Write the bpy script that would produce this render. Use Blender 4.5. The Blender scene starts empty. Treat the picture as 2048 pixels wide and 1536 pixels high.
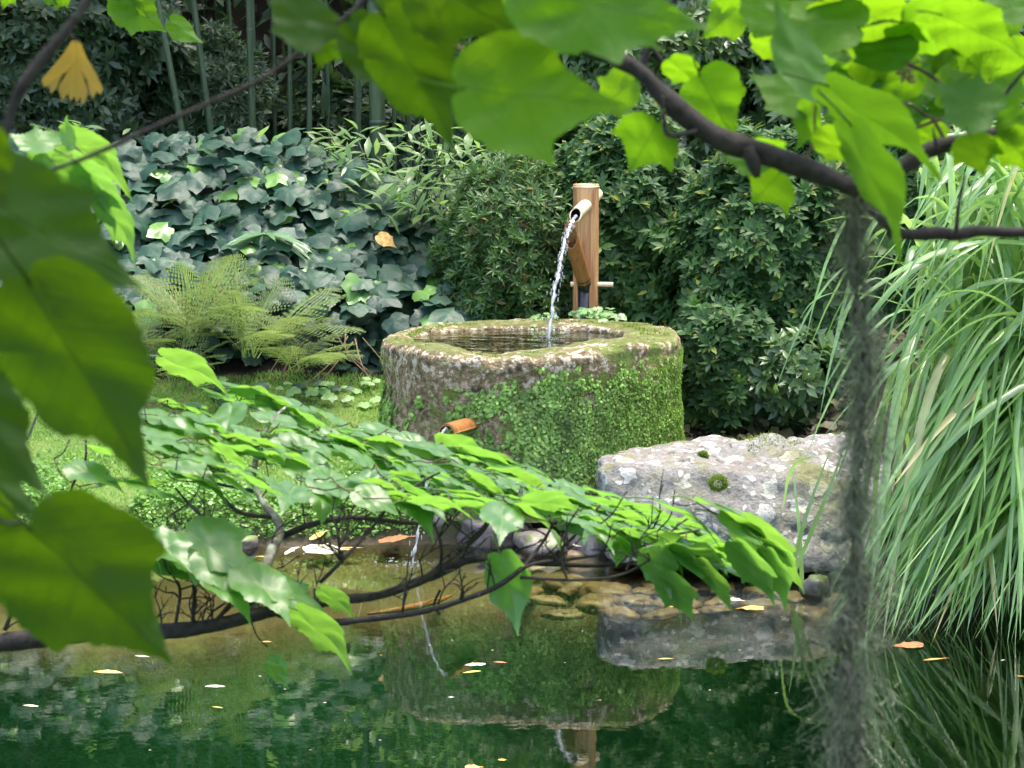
import bpy, math, random
import numpy as np
from mathutils import Vector, Matrix, noise

random.seed(7)
rng = np.random.default_rng(7)
sc = bpy.context.scene
R = math.radians

# ------------------------------------------------------------------ camera
CAM_H, F_PX, PITCH = 2.015, 4520.0, math.atan(618 / 4520.0)
cam = bpy.data.cameras.new('camera')
cam.sensor_width = 36.0
cam.lens = 36.0 * F_PX / 2048.0
cam.clip_start, cam.clip_end = 0.05, 500.0
cam.dof.use_dof = True
cam.dof.focus_distance = 9.6
cam.dof.aperture_fstop = 16.0
camo = bpy.data.objects.new('camera', cam)
sc.collection.objects.link(camo)
camo.location = (0, 0, CAM_H)
camo.rotation_euler = (R(90) - PITCH, 0, 0)
sc.camera = camo

# ------------------------------------------------------------------ light
SUN_EL, SUN_AZ = R(78), R(62)          # azimuth measured from +Y towards +X
w = bpy.data.worlds.new('World')
sc.world = w
w.use_nodes = True
nt = w.node_tree
bg = nt.nodes['Background']
sky = nt.nodes.new('ShaderNodeTexSky')
sky.sky_type = 'NISHITA'
sky.sun_disc = False
sky.sun_elevation = SUN_EL
sky.sun_rotation = SUN_AZ
sky.air_density = 1.0
sky.dust_density = 4.0
sky.ozone_density = 1.0
nt.links.new(sky.outputs[0], bg.inputs[0])
bg.inputs[1].default_value = 0.15
sun = bpy.data.lights.new('sun', 'SUN')
sun.energy = 1.05
sun.angle = R(14.0)
sun.color = (1.0, 0.94, 0.82)
suno = bpy.data.objects.new('sun', sun)
sc.collection.objects.link(suno)
sd = Vector((math.sin(SUN_AZ) * math.cos(SUN_EL), math.cos(SUN_AZ) * math.cos(SUN_EL), math.sin(SUN_EL)))
suno.rotation_euler = (-sd).to_track_quat('-Z', 'Y').to_euler()
suno.location = sd * 20
sc.view_settings.view_transform = 'Standard'
sc.view_settings.look = 'None'
sc.view_settings.gamma = 1.0
sc.view_settings.use_curve_mapping = False
sc.view_settings.exposure = 2.3
sc.render.engine = 'CYCLES'
sc.cycles.use_denoising = True
sc.cycles.max_bounces = 5
sc.cycles.use_light_tree = False
sc.cycles.diffuse_bounces = 2
sc.cycles.glossy_bounces = 3
sc.cycles.transmission_bounces = 5
sc.cycles.adaptive_threshold = 0.05
sc.cycles.transparent_max_bounces = 12
sc.cycles.caustics_reflective = False
sc.cycles.caustics_refractive = False

# ------------------------------------------------------------------ helpers
FW = Vector((0, math.cos(PITCH), -math.sin(PITCH)))
UP = Vector((0, math.sin(PITCH), math.cos(PITCH)))
CAM = Vector((0, 0, CAM_H))


def ray(px, py):
    return FW + Vector((1, 0, 0)) * ((px - 1024) / F_PX) + UP * ((768 - py) / F_PX)


def P(px, py, Y):
    """point seen at photo pixel (2048 wide) that stands at depth Y"""
    d = ray(px, py)
    return CAM + d * (Y / d.y)


def W(px, py, z=0.0):
    """point seen at photo pixel that lies at height z"""
    d = ray(px, py)
    return CAM + d * ((z - CAM_H) / d.z)


def sstep(a, b, x):
    t = min(1.0, max(0.0, (x - a) / (b - a)))
    return t * t * (3 - 2 * t)


def link(o):
    sc.collection.objects.link(o)
    return o


def mesh_np(name, V, F, mat=None, smooth=True):
    V = np.asarray(V, dtype=np.float32)
    F = np.asarray(F, dtype=np.int32)
    me = bpy.data.meshes.new(name)
    k = F.shape[1]
    me.vertices.add(len(V))
    me.vertices.foreach_set('co', V.ravel())
    me.loops.add(F.size)
    me.loops.foreach_set('vertex_index', F.ravel())
    me.polygons.add(len(F))
    me.polygons.foreach_set('loop_start', np.arange(0, F.size, k, dtype=np.int32))
    me.polygons.foreach_set('loop_total', np.full(len(F), k, dtype=np.int32))
    me.polygons.foreach_set('use_smooth', np.full(len(F), smooth, dtype=bool))
    me.update(calc_edges=True)
    me.validate()
    if mat:
        me.materials.append(mat)
    return me


class MB:
    """collects tubes / quads / blobs into one mesh"""
    def __init__(self):
        self.v, self.f = [], []

    def add(self, V, F):
        o = len(self.v)
        self.v.extend([tuple(p) for p in V])
        self.f.extend([tuple(i + o for i in f) for f in F])
        return self

    def tube(self, pts, rad, seg=8, cap=True):
        V, F = tube_geo(pts, rad, seg, cap)
        return self.add(V, F)

    def mesh(self, name, mat, smooth=True, origin=None):
        me = bpy.data.meshes.new(name)
        v = self.v if origin is None else [(p[0] - origin[0], p[1] - origin[1], p[2] - origin[2]) for p in self.v]
        me.from_pydata(v, [], self.f)
        me.update()
        if smooth:
            me.polygons.foreach_set('use_smooth', [True] * len(me.polygons))
        if mat:
            me.materials.append(mat)
        return me


def frames(pts):
    pts = [Vector(p) for p in pts]
    T = []
    for i in range(len(pts)):
        a, b = pts[max(0, i - 1)], pts[min(len(pts) - 1, i + 1)]
        t = (b - a)
        T.append(t.normalized() if t.length > 1e-9 else Vector((0, 0, 1)))
    n = T[0].orthogonal().normalized()
    out = []
    for i, t in enumerate(T):
        n = n - t * n.dot(t)
        n = n.normalized() if n.length > 1e-6 else t.orthogonal().normalized()
        out.append((pts[i], t, n, t.cross(n)))
    return out


def tube_geo(pts, rad, seg=8, cap=True):
    fr = frames(pts)
    if not hasattr(rad, '__len__'):
        rad = [rad] * len(fr)
    V, F = [], []
    for (p, t, n, b), r in zip(fr, rad):
        for k in range(seg):
            a = 2 * math.pi * k / seg
            V.append(p + (n * math.cos(a) + b * math.sin(a)) * r)
    for i in range(len(fr) - 1):
        for k in range(seg):
            k2 = (k + 1) % seg
            F.append((i * seg + k, i * seg + k2, (i + 1) * seg + k2, (i + 1) * seg + k))
    if cap:
        F.append(tuple(range(seg - 1, -1, -1)))
        F.append(tuple(range((len(fr) - 1) * seg, len(fr) * seg)))
    return V, F


def smooth_path(pts, n=6):
    """Catmull-Rom through points (Vectors, possibly with radius as 4th)"""
    pts = [tuple(p) for p in pts]
    if len(pts) < 3:
        return [tuple(a + (b - a) * t / n for a, b in zip(pts[0], pts[1])) for t in range(n + 1)]
    q = [tuple(2 * a - b for a, b in zip(pts[0], pts[1]))] + pts + [tuple(2 * a - b for a, b in zip(pts[-1], pts[-2]))]
    out = []
    for i in range(1, len(q) - 2):
        for s in range(n):
            t = s / n
            out.append(tuple(0.5 * (2 * b + (c - a) * t + (2 * a - 5 * b + 4 * c - d) * t * t + (3 * b - a - 3 * c + d) * t ** 3)
                             for a, b, c, d in zip(q[i - 1], q[i], q[i + 1], q[i + 2])))
    out.append(pts[-1])
    return out


def tag(o, label=None, cat=None, group=None, kind=None):
    if label: o['label'] = label
    if cat: o['category'] = cat
    if group: o['group'] = group
    if kind: o['kind'] = kind
    return o


def thing(name, label, cat, loc, group=None):
    o = link(bpy.data.objects.new(name, None))
    o.empty_display_size = 0.1
    o.location = loc
    return tag(o, label, cat, group)


def base_of(o):
    v = Vector(o.location)
    while o.parent:
        o = o.parent
        v += Vector(o.location)
    return v


def part(name, me, parent, M=None, kind=None, label=None):
    """child object; M is the wanted world matrix (thing empties are never rotated)"""
    o = link(bpy.data.objects.new(name, me))
    o.parent = parent
    b = base_of(parent) if parent else Vector()
    M = M or Matrix()
    o.matrix_basis = Matrix.Translation(-b) @ M
    if kind: o['kind'] = kind
    if label: o['label'] = label
    return o


def single(name, me, label, cat, M=None, group=None, kind=None):
    o = link(bpy.data.objects.new(name, me))
    if M: o.matrix_basis = M
    return tag(o, label, cat, group, kind)


def structure(name, me):
    o = link(bpy.data.objects.new(name, me))
    o['kind'] = 'structure'
    return o


# ------------------------------------------------------------------ materials
class NT:
    def __init__(self, name):
        self.m = bpy.data.materials.new(name)
        self.m.use_nodes = True
        self.t = self.m.node_tree
        self.t.nodes.clear()
        self.out = self.t.nodes.new('ShaderNodeOutputMaterial')

    def n(self, typ, ins=None, **props):
        nd = self.t.nodes.new('ShaderNode' + typ)
        for k, v in props.items():
            setattr(nd, k, v)
        for k, v in (ins or {}).items():
            self.set(nd, k, v)
        return nd

    def set(self, nd, k, v):
        s = nd.inputs[k]
        if isinstance(v, bpy.types.NodeSocket):
            self.t.links.new(v, s)
        elif isinstance(v, bpy.types.Node):
            self.t.links.new(v.outputs[0], s)
        else:
            if s.type == 'RGBA' and len(v) == 3:
                v = (*v, 1)
            s.default_value = v

    def math(self, op, a, b=0.0, c=None, clamp=False):
        d = {0: a, 1: b}
        if c is not None: d[2] = c
        return self.n('Math', d, operation=op, use_clamp=clamp).outputs[0]

    def mix(self, f, a, b, blend='MIX'):
        nd = self.n('MixRGB', {0: f, 1: a, 2: b}, blend_type=blend)
        return nd.outputs[0]

    def noise(self, vec=None, scale=5, detail=4, rough=0.55, dist=0.0):
        d = {'Scale': scale, 'Detail': detail, 'Roughness': rough, 'Distortion': dist}
        if vec is not None: d['Vector'] = vec
        return self.n('TexNoise', d).outputs[0]

    def ramp(self, f, stops, interp='LINEAR'):
        nd = self.n('ValToRGB', {0: f})
        cr = nd.color_ramp
        cr.interpolation = interp
        while len(cr.elements) < len(stops): cr.elements.new(0.5)
        for e, (p, c) in zip(cr.elements, stops):
            e.position = p
            e.color = (c, c, c, 1) if not hasattr(c, '__len__') else (*c, 1)
        return nd.outputs[0]

    def coord(self, which='Object'):
        return self.n('TexCoord').outputs[which]

    def pos(self):
        return self.n('NewGeometry').outputs['Position']

    def bump(self, h, strength=0.3, dist=0.01, normal=None):
        d = {'Height': h, 'Strength': strength, 'Distance': dist}
        if normal is not None: d['Normal'] = normal
        return self.n('Bump', d).outputs[0]

    def bsdf(self, **k):
        nd = self.n('BsdfPrincipled')
        for a, v in k.items():
            self.set(nd, a.replace('_', ' '), v)
        return nd

    def done(self, shader):
        self.t.links.new(shader.outputs[0] if isinstance(shader, bpy.types.Node) else shader, self.out.inputs[0])
        return self.m


def rnd_island(N):
    """one random number for each leaf, in joined meshes and for separate objects"""
    a = N.n('NewGeometry').outputs['Random Per Island']
    b = N.n('ObjectInfo').outputs['Random']
    return N.math('FRACT', N.math('ADD', a, b))


def leaf_mat(name, c1, c2, trans, rough=0.35, spec=0.5, tmix=0.35, old=None, bumpy=0.0, patch=None, veins=False):
    N = NT(name)
    r = rnd_island(N)
    stops = [(0.0, c1), (0.8, c2)]
    if old: stops += [(0.955, c2), (0.97, old)]
    col = N.ramp(r, stops)
    nz = N.noise(N.pos(), 9.0, 3)
    col = N.mix(0.45, col, N.mix(1.0, col, N.ramp(nz, [(0.3, 0.55), (0.7, 1.5)]), 'MULTIPLY'))
    if patch:
        col = N.mix(1.0, col, N.ramp(N.noise(N.pos(), 7.0, 5, 0.65), [(0.36, patch), (0.62, (1.15, 1.1, 1.0))]), 'MULTIPLY')
    if veins:
        pl = N.noise(N.pos(), 26.0, 3, 0.6)
        col = N.mix(N.ramp(pl, [(0.56, 0.0), (0.66, 0.35)]), col, (0.07, 0.125, 0.075))
    p = N.bsdf(Base_Color=col, Roughness=rough, Specular_IOR_Level=spec)
    if bumpy:
        bm = N.bump(N.noise(N.pos(), 60, 2), bumpy, 0.01)
        N.set(p, 'Normal', bm)
    t = N.n('BsdfTranslucent', {'Color': N.mix(1.0, N.mix(0.5, col, trans), (2.0, 2.0, 2.0, 1), 'MULTIPLY')})
    return N.done(N.n('MixShader', {0: tmix, 1: p.outputs[0], 2: t.outputs[0]}))


def broad_leaf_mat(name, c1, c2, trans, rough=0.36, tmix=0.45, spec=0.5, bump=0.2, vein_c=0.45):
    """big leaf with midrib and side veins drawn along its own axes (x across, y along)"""
    N = NT(name)
    r = N.n('ObjectInfo').outputs['Random']
    co = N.coord('Object')
    xyz = N.n('SeparateXYZ', {0: co})
    ax = N.math('ABSOLUTE', xyz.outputs[0])
    y = xyz.outputs[1]
    side = N.math('SUBTRACT', y, N.math('MULTIPLY', ax, 0.75))
    w = N.math('ABSOLUTE', N.math('SUBTRACT', N.math('FRACT', N.math('MULTIPLY', side, 6.5)), 0.5))
    v1 = N.ramp(w, [(0.0, 1.0), (0.035, 0.6), (0.075, 0.0)])
    v2 = N.ramp(ax, [(0.0, 1.0), (0.012, 0.55), (0.02, 0.0)])
    net = N.n('TexVoronoi', {'Vector': co, 'Scale': 26.0}, feature='DISTANCE_TO_EDGE').outputs[0]
    v3 = N.ramp(net, [(0.0, 0.5), (0.07, 0.0)])
    vein = N.math('MAXIMUM', N.math('MAXIMUM', N.math('MULTIPLY', v1, 0.6), v2), N.math('MULTIPLY', v3, 0.6), clamp=True)
    nz = N.noise(co, 3.0, 4, 0.6)
    col = N.mix(r, c1, c2)
    col = N.mix(N.ramp(nz, [(0.35, 0.0), (0.75, 0.5)]), col, (c2[0] * 1.25, c2[1] * 1.1, c2[2] * 0.8))
    spots = N.ramp(N.noise(co, 22.0, 2), [(0.72, 0.0), (0.78, 0.55)])
    col = N.mix(spots, col, (0.10, 0.075, 0.02))
    colv = N.mix(N.math('MULTIPLY', vein, vein_c), col, (0.22, 0.34, 0.08))
    tc = N.mix(N.math('MULTIPLY', vein, 0.8), N.mix(0.4, trans, N.mix(r, trans, (trans[0] * 1.35, trans[1], trans[2] * 0.7))), (trans[0] * 0.45, trans[1] * 0.5, trans[2] * 0.4))
    tc = N.mix(spots, tc, (0.12, 0.09, 0.02))
    bm = N.bump(N.math('ADD', N.math('MULTIPLY', vein, -1.0), N.math('MULTIPLY', nz, 1.0)), bump, 0.02)
    p = N.bsdf(Base_Color=colv, Roughness=rough, Specular_IOR_Level=spec, Normal=bm)
    t = N.n('BsdfTranslucent', {'Color': tc, 'Normal': bm})
    return N.done(N.n('MixShader', {0: tmix, 1: p.outputs[0], 2: t.outputs[0]}))


def bark_mat(name, c1, c2, lichen=None, scale=60, lich_amt=0.62):
    N = NT(name)
    po = N.pos()
    nz = N.noise(po, scale, 5, 0.65)
    col = N.mix(N.ramp(nz, [(0.3, 0.0), (0.7, 1.0)]), c1, c2)
    if lichen:
        l = N.ramp(N.noise(po, scale * 0.35, 4, 0.6), [(lich_amt - 0.05, 0.0), (lich_amt + 0.06, 1.0)])
        col = N.mix(l, col, lichen)
    return N.done(N.bsdf(Base_Color=col, Roughness=0.85, Specular_IOR_Level=0.25, Normal=N.bump(nz, 0.7, 0.004)))


def plain(name, col, rough=0.7, var=0.25, scale=30, spec=0.4):
    N = NT(name)
    nz = N.noise(N.pos(), scale, 4)
    c = N.mix(N.ramp(nz, [(0.3, 0.0), (0.7, 1.0)]), tuple(x * (1 - var) for x in col), tuple(min(1, x * (1 + var)) for x in col))
    return N.done(N.bsdf(Base_Color=c, Roughness=rough, Specular_IOR_Level=spec, Normal=N.bump(nz, 0.2, 0.005)))


M = {}
M['ivy'] = leaf_mat('ivy_leaf', (0.012, 0.038, 0.026), (0.029, 0.074, 0.043), (0.08, 0.18, 0.04), 0.50, 0.33, 0.12, bumpy=0.2, veins=True)
M['ivy_young'] = leaf_mat('ivy_young_leaf', (0.09, 0.21, 0.05), (0.14, 0.28, 0.06), (0.22, 0.42, 0.06), 0.32, 0.5, 0.3)
M['hedge'] = leaf_mat('hedge_leaf', (0.019, 0.054, 0.016), (0.046, 0.108, 0.026), (0.09, 0.2, 0.022), 0.55, 0.25, 0.22, old=(0.16, 0.19, 0.03))
M['hedge_fine'] = leaf_mat('fine_hedge_leaf', (0.028, 0.075, 0.016), (0.06, 0.125, 0.026), (0.10, 0.21, 0.025), 0.45, 0.4, 0.26, old=(0.2, 0.12, 0.03))
M['hedge_pale'] = leaf_mat('pale_shrub_leaf', (0.04, 0.085, 0.03), (0.095, 0.155, 0.05), (0.17, 0.3, 0.05), 0.3, 0.65, 0.28)
M['hedge_low'] = leaf_mat('low_bush_leaf', (0.04, 0.085, 0.04), (0.08, 0.145, 0.045), (0.15, 0.26, 0.04), 0.36, 0.5, 0.28)
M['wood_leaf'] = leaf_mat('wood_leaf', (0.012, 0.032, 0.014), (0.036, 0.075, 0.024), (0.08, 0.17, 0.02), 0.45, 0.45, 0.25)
M['under_leaf'] = leaf_mat('undergrowth_leaf', (0.016, 0.046, 0.02), (0.065, 0.105, 0.042), (0.10, 0.2, 0.04), 0.4, 0.5, 0.25)
M['fern'] = leaf_mat('fern_leaf', (0.075, 0.13, 0.04), (0.165, 0.215, 0.075), (0.2, 0.29, 0.06), 0.55, 0.3, 0.3, old=(0.2, 0.12, 0.05))
M['dwarf'] = leaf_mat('dwarf_bamboo_leaf', (0.08, 0.165, 0.045), (0.16, 0.245, 0.085), (0.2, 0.35, 0.06), 0.38, 0.5, 0.35)
M['palm'] = leaf_mat('palm_leaf', (0.09, 0.18, 0.09), (0.12, 0.22, 0.10), (0.2, 0.38, 0.08), 0.33, 0.5, 0.3)
M['blade'] = leaf_mat('grass_blade', (0.075, 0.17, 0.045), (0.22, 0.35, 0.12), (0.30, 0.48, 0.09), 0.24, 0.8, 0.32, old=(0.45, 0.37, 0.18))
M['moss_leaf'] = leaf_mat('creeper_leaf', (0.115, 0.25, 0.044), (0.275, 0.44, 0.11), (0.27, 0.44, 0.07), 0.45, 0.4, 0.25, patch=(0.50, 0.50, 0.42))
M['moss_fine'] = leaf_mat('fine_moss', (0.075, 0.13, 0.018), (0.15, 0.225, 0.03), (0.2, 0.28, 0.035), 0.7, 0.2, 0.25)
M['lawn'] = leaf_mat('lawn_blade', (0.085, 0.205, 0.03), (0.17, 0.31, 0.065), (0.22, 0.40, 0.06), 0.5, 0.35, 0.35, old=(0.27, 0.22, 0.10))
M['cover'] = leaf_mat('ground_cover_leaf', (0.07, 0.18, 0.03), (0.145, 0.28, 0.05), (0.22, 0.4, 0.05), 0.42, 0.45, 0.33)
M['tuft'] = leaf_mat('rim_plant_leaf', (0.14, 0.27, 0.10), (0.22, 0.36, 0.14), (0.28, 0.45, 0.1), 0.38, 0.5, 0.3)
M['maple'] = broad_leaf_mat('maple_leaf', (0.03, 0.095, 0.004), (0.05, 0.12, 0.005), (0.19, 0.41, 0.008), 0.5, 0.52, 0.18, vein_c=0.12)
M['maple_shaded'] = broad_leaf_mat('shaded_maple_leaf', (0.03, 0.10, 0.008), (0.05, 0.125, 0.008), (0.08, 0.20, 0.006), 0.5, 0.45, 0.25, vein_c=0.15)  # darker copy of the maple leaf: weaker transmitted light put into its colour
M['maple_near_shaded'] = broad_leaf_mat('shaded_near_maple_leaf', (0.011, 0.042, 0.002), (0.020, 0.052, 0.002), (0.058, 0.135, 0.002), 0.55, 0.5, 0.2, vein_c=0.08)  # maple leaf darkened: shade on the near leaves is put into the colour
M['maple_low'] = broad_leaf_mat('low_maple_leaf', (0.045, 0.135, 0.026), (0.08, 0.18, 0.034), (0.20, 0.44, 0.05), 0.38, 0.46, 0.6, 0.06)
M['maple_yellow'] = broad_leaf_mat('yellow_maple_leaf', (0.17, 0.11, 0.022), (0.22, 0.15, 0.03), (0.24, 0.17, 0.025), 0.5, 0.4)
M['bark'] = bark_mat('dark_bark', (0.007, 0.006, 0.005), (0.032, 0.026, 0.022), (0.10, 0.11, 0.085), 90, 0.70)
M['bark_grey'] = bark_mat('grey_lichen_bark', (0.05, 0.045, 0.035), (0.15, 0.14, 0.11), (0.26, 0.28, 0.22), 90, 0.55)
M['twig_red'] = bark_mat('young_twig', (0.035, 0.02, 0.014), (0.10, 0.055, 0.035))
M['stem'] = bark_mat('shrub_stem', (0.03, 0.022, 0.015), (0.10, 0.075, 0.05))
M['root'] = bark_mat('dry_root', (0.14, 0.09, 0.05), (0.30, 0.22, 0.14))
M['lichen'] = plain('hanging_lichen', (0.125, 0.145, 0.088), 0.9, 0.5, 40, 0.2)
M['lichen_dark'] = plain('dark_lichen', (0.075, 0.07, 0.05), 0.9, 0.5, 50, 0.2)
M['litter_yellow'] = plain('yellow_fallen_leaf', (0.62, 0.45, 0.12), 0.5, 0.3, 60)
M['litter_pale'] = plain('pale_fallen_leaf', (0.72, 0.66, 0.5), 0.45, 0.15, 60)
M['litter_brown'] = plain('brown_fallen_leaf', (0.30, 0.13, 0.05), 0.55, 0.4, 60)
M['litter_dark'] = leaf_mat('dark_litter', (0.02, 0.018, 0.008), (0.06, 0.06, 0.02), (0.05, 0.05, 0.02), 0.6, 0.3, 0.1)
M['litter_orange'] = plain('orange_fallen_leaf', (0.55, 0.3, 0.08), 0.5, 0.3, 60)


def bamboo_dry():
    N = NT('dry_bamboo')
    co = N.coord('Object')
    mp = N.n('Mapping', {'Vector': co, 'Scale': (26, 26, 2.2)}).outputs[0]
    fine = N.noise(N.n('Mapping', {'Vector': co, 'Scale': (160, 160, 4)}).outputs[0], 1.0, 4)
    st = N.noise(mp, 1.0, 5, 0.6, 0.6)
    col = N.mix(N.ramp(st, [(0.42, 0.0), (0.52, 1.0)]), (0.52, 0.29, 0.12), (0.30, 0.12, 0.048))
    col = N.mix(N.ramp(fine, [(0.35, 0.0), (0.7, 0.4)]), col, (0.60, 0.38, 0.18))
    bl = N.ramp(N.noise(mp, 2.3, 4), [(0.66, 0.0), (0.74, 0.8)])
    col = N.mix(bl, col, (0.18, 0.085, 0.04))
    return N.done(N.bsdf(Base_Color=col, Roughness=0.42, Specular_IOR_Level=0.45, Normal=N.bump(fine, 0.12, 0.004)))


def bamboo_solid(name, c1, c2, rough=0.4):
    N = NT(name)
    co = N.coord('Object')
    f = N.noise(N.n('Mapping', {'Vector': co, 'Scale': (60, 60, 6)}).outputs[0], 1.0, 4)
    return N.done(N.bsdf(Base_Color=N.mix(N.ramp(f, [(0.3, 0.0), (0.7, 1.0)]), c1, c2), Roughness=rough, Specular_IOR_Level=0.5))


M['bamboo'] = bamboo_dry()
M['bamboo_pale'] = bamboo_solid('pale_bamboo', (0.66, 0.50, 0.29), (0.76, 0.63, 0.42))
M['bamboo_orange'] = bamboo_solid('wet_orange_bamboo', (0.24, 0.09, 0.028), (0.37, 0.165, 0.055), 0.3)
M['bamboo_black'] = bamboo_solid('black_bamboo', (0.012, 0.01, 0.012), (0.03, 0.026, 0.03), 0.3)  # black for the tube foot, the slot lining and the spout bore
M['culm'] = bamboo_solid('green_bamboo', (0.022, 0.045, 0.016), (0.058, 0.092, 0.036))
M['culm_ring'] = bamboo_solid('bamboo_ring', (0.032, 0.05, 0.026), (0.06, 0.08, 0.045))


def basin_mat():
    N = NT('mossy_basin_stone')
    po = N.pos()
    xyz = N.n('SeparateXYZ', {0: po})
    n1 = N.noise(po, 6.0, 6, 0.65)
    n2 = N.noise(po, 34.0, 6, 0.7)
    n3 = N.noise(po, 90.0, 3, 0.6)
    col = N.mix(N.ramp(n2, [(0.35, 0.0), (0.62, 1.0)]), (0.09, 0.063, 0.034), (0.36, 0.27, 0.155))
    lich = N.ramp(N.math('ADD', N.math('MULTIPLY', n2, 0.6), N.math('MULTIPLY', N.noise(po, 17.0, 5, 0.7), 0.5)), [(0.575, 0.0), (0.62, 1.0)])
    # pale crust is worn free of moss along the upper edge
    hi = N.math('MULTIPLY', N.math('SUBTRACT', xyz.outputs[2], 0.60), 5.0, clamp=True)
    col = N.mix(N.math('MULTIPLY', lich, N.math('ADD', 0.25, N.math('MULTIPLY', hi, 0.75))), col, (0.56, 0.49, 0.38))
    dark = N.ramp(N.noise(po, 11.0, 5, 0.7), [(0.54, 0.0), (0.66, 0.85)])
    col = N.mix(dark, col, (0.035, 0.028, 0.018))
    nm = N.n('NewGeometry').outputs['Normal']
    up = N.n('SeparateXYZ', {0: nm}).outputs[2]
    mm = N.math('ADD', N.math('MULTIPLY', n1, 1.0), N.math('MULTIPLY', xyz.outputs[0], 0.14))
    mm = N.math('ADD', mm, N.math('MULTIPLY', N.math('SUBTRACT', 0.72, xyz.outputs[2]), 0.25))
    mm = N.math('ADD', mm, N.math('MULTIPLY', n3, 0.12))
    moss = N.ramp(mm, [(0.60, 0.0), (0.68, 1.0)])
    mc = N.mix(n3, (0.085, 0.13, 0.02), (0.19, 0.25, 0.05))
    col = N.mix(N.math('MULTIPLY', moss, 0.9), col, mc)
    rimm = N.ramp(N.math('MULTIPLY', N.math('MAXIMUM', up, 0.0), N.noise(po, 4.0, 5, 0.7)), [(0.38, 0.0), (0.48, 0.85)])
    col = N.mix(rimm, col, N.mix(n2, (0.06, 0.08, 0.016), (0.13, 0.15, 0.035)))
    h = N.math('ADD', N.math('MULTIPLY', n2, 1.0), N.math('MULTIPLY', n3, 0.5))
    return N.done(N.bsdf(Base_Color=col, Roughness=0.9, Specular_IOR_Level=0.25, Normal=N.bump(h, 0.9, 0.02)))


def boulder_mat():
    N = NT('lichen_boulder_stone')
    po = N.pos()
    n1 = N.noise(po, 5.0, 6, 0.65)
    n2 = N.noise(po, 45.0, 6, 0.7)
    col = N.mix(N.ramp(n2, [(0.3, 0.0), (0.7, 1.0)]), (0.145, 0.14, 0.13), (0.42, 0.405, 0.385))
    col = N.mix(N.ramp(n1, [(0.35, 0.0), (0.7, 0.8)]), col, N.mix(n2, (0.10, 0.095, 0.085), (0.22, 0.21, 0.19)))
    nm = N.n('SeparateXYZ', {0: N.n('NewGeometry').outputs['Normal']}).outputs[2]
    top = N.ramp(nm, [(0.55, 0.0), (0.85, 1.0)])
    # reddish needle litter lies on the top
    red = N.math('MULTIPLY', top, N.ramp(N.noise(po, 13.0, 5, 0.65), [(0.50, 0.0), (0.60, 0.6)]))
    col = N.mix(red, col, N.mix(n2, (0.13, 0.09, 0.06), (0.33, 0.26, 0.20)))
    dist = N.n('Mapping', {'Vector': po}).outputs[0]
    wob = N.n('TexNoise', {'Vector': po, 'Scale': 14.0, 'Detail': 4.0}).outputs[1]
    vv = N.n('MixRGB', {0: 0.09, 1: dist, 2: wob}, blend_type='ADD').outputs[0]
    vo = N.n('TexVoronoi', {'Vector': vv, 'Scale': 8.5, 'Randomness': 1.0})
    big = N.ramp(vo.outputs['Distance'], [(0.33, 1.0), (0.36, 0.0)])
    sel = N.ramp(N.n('SeparateColor', {0: vo.outputs['Color']}).outputs[0], [(0.20, 0.0), (0.22, 1.0)])
    vo2 = N.n('TexVoronoi', {'Vector': vv, 'Scale': 23.0})
    sm = N.ramp(vo2.outputs['Distance'], [(0.30, 1.0), (0.34, 0.0)])
    sel2 = N.ramp(N.n('SeparateColor', {0: vo2.outputs['Color']}).outputs[1], [(0.45, 0.0), (0.47, 1.0)])
    lm = N.math('MAXIMUM', N.math('MULTIPLY', big, sel), N.math('MULTIPLY', sm, sel2))
    lm = N.math('MULTIPLY', lm, N.ramp(n2, [(0.30, 0.45), (0.45, 1.0)]))
    lc = N.mix(N.n('SeparateColor', {0: vo.outputs['Color']}).outputs[2], (0.42, 0.43, 0.36), (0.62, 0.60, 0.57))
    col = N.mix(lm, col, lc)
    dk = N.math('MULTIPLY', N.ramp(N.noise(po, 24.0, 3), [(0.62, 0.0), (0.67, 0.85)]), top)
    col = N.mix(dk, col, (0.06, 0.06, 0.055))
    ms = N.math('MULTIPLY', N.ramp(N.noise(po, 3.6, 5, 0.6), [(0.52, 0.0), (0.64, 0.8)]), N.ramp(nm, [(0.3, 0.25), (0.8, 1.0)]))
    col = N.mix(ms, col, N.mix(n2, (0.10, 0.11, 0.03), (0.22, 0.23, 0.08)))
    return N.done(N.bsdf(Base_Color=col, Roughness=0.85, Specular_IOR_Level=0.3, Normal=N.bump(N.math('ADD', n2, N.math('MULTIPLY', lm, 0.25)), 0.9, 0.03)))


def stone_mat(name, c1, c2, rough=0.6, moss=None):
    N = NT(name)
    po = N.pos()
    r = N.n('ObjectInfo').outputs['Random']
    nz = N.noise(po, 30, 5, 0.65)
    col = N.mix(r, c1, c2)
    col = N.mix(1.0, col, N.ramp(nz, [(0.3, 0.55), (0.7, 1.35)]), 'MULTIPLY')
    if moss:
        up = N.n('SeparateXYZ', {0: N.n('NewGeometry').outputs['Normal']}).outputs[2]
        col = N.mix(N.math('MULTIPLY', N.ramp(N.noise(po, 9, 4), [(0.45, 0.0), (0.55, 1.0)]), N.ramp(up, [(0.2, 0.0), (0.7, 1.0)])), col, moss)
    return N.done(N.bsdf(Base_Color=col, Roughness=rough, Normal=N.bump(nz, 0.4, 0.01)))


M['basin'] = basin_mat()
M['boulder'] = boulder_mat()
M['cobble'] = stone_mat('brown_cobble', (0.10, 0.065, 0.035), (0.19, 0.13, 0.075), 0.5)
M['bank_stone'] = stone_mat('grey_bank_stone', (0.09, 0.075, 0.07), (0.22, 0.19, 0.17), 0.5, (0.09, 0.14, 0.02))
M['moss_pad'] = plain('moss_pad', (0.11, 0.15, 0.025), 0.95, 0.5, 120, 0.1)


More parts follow.
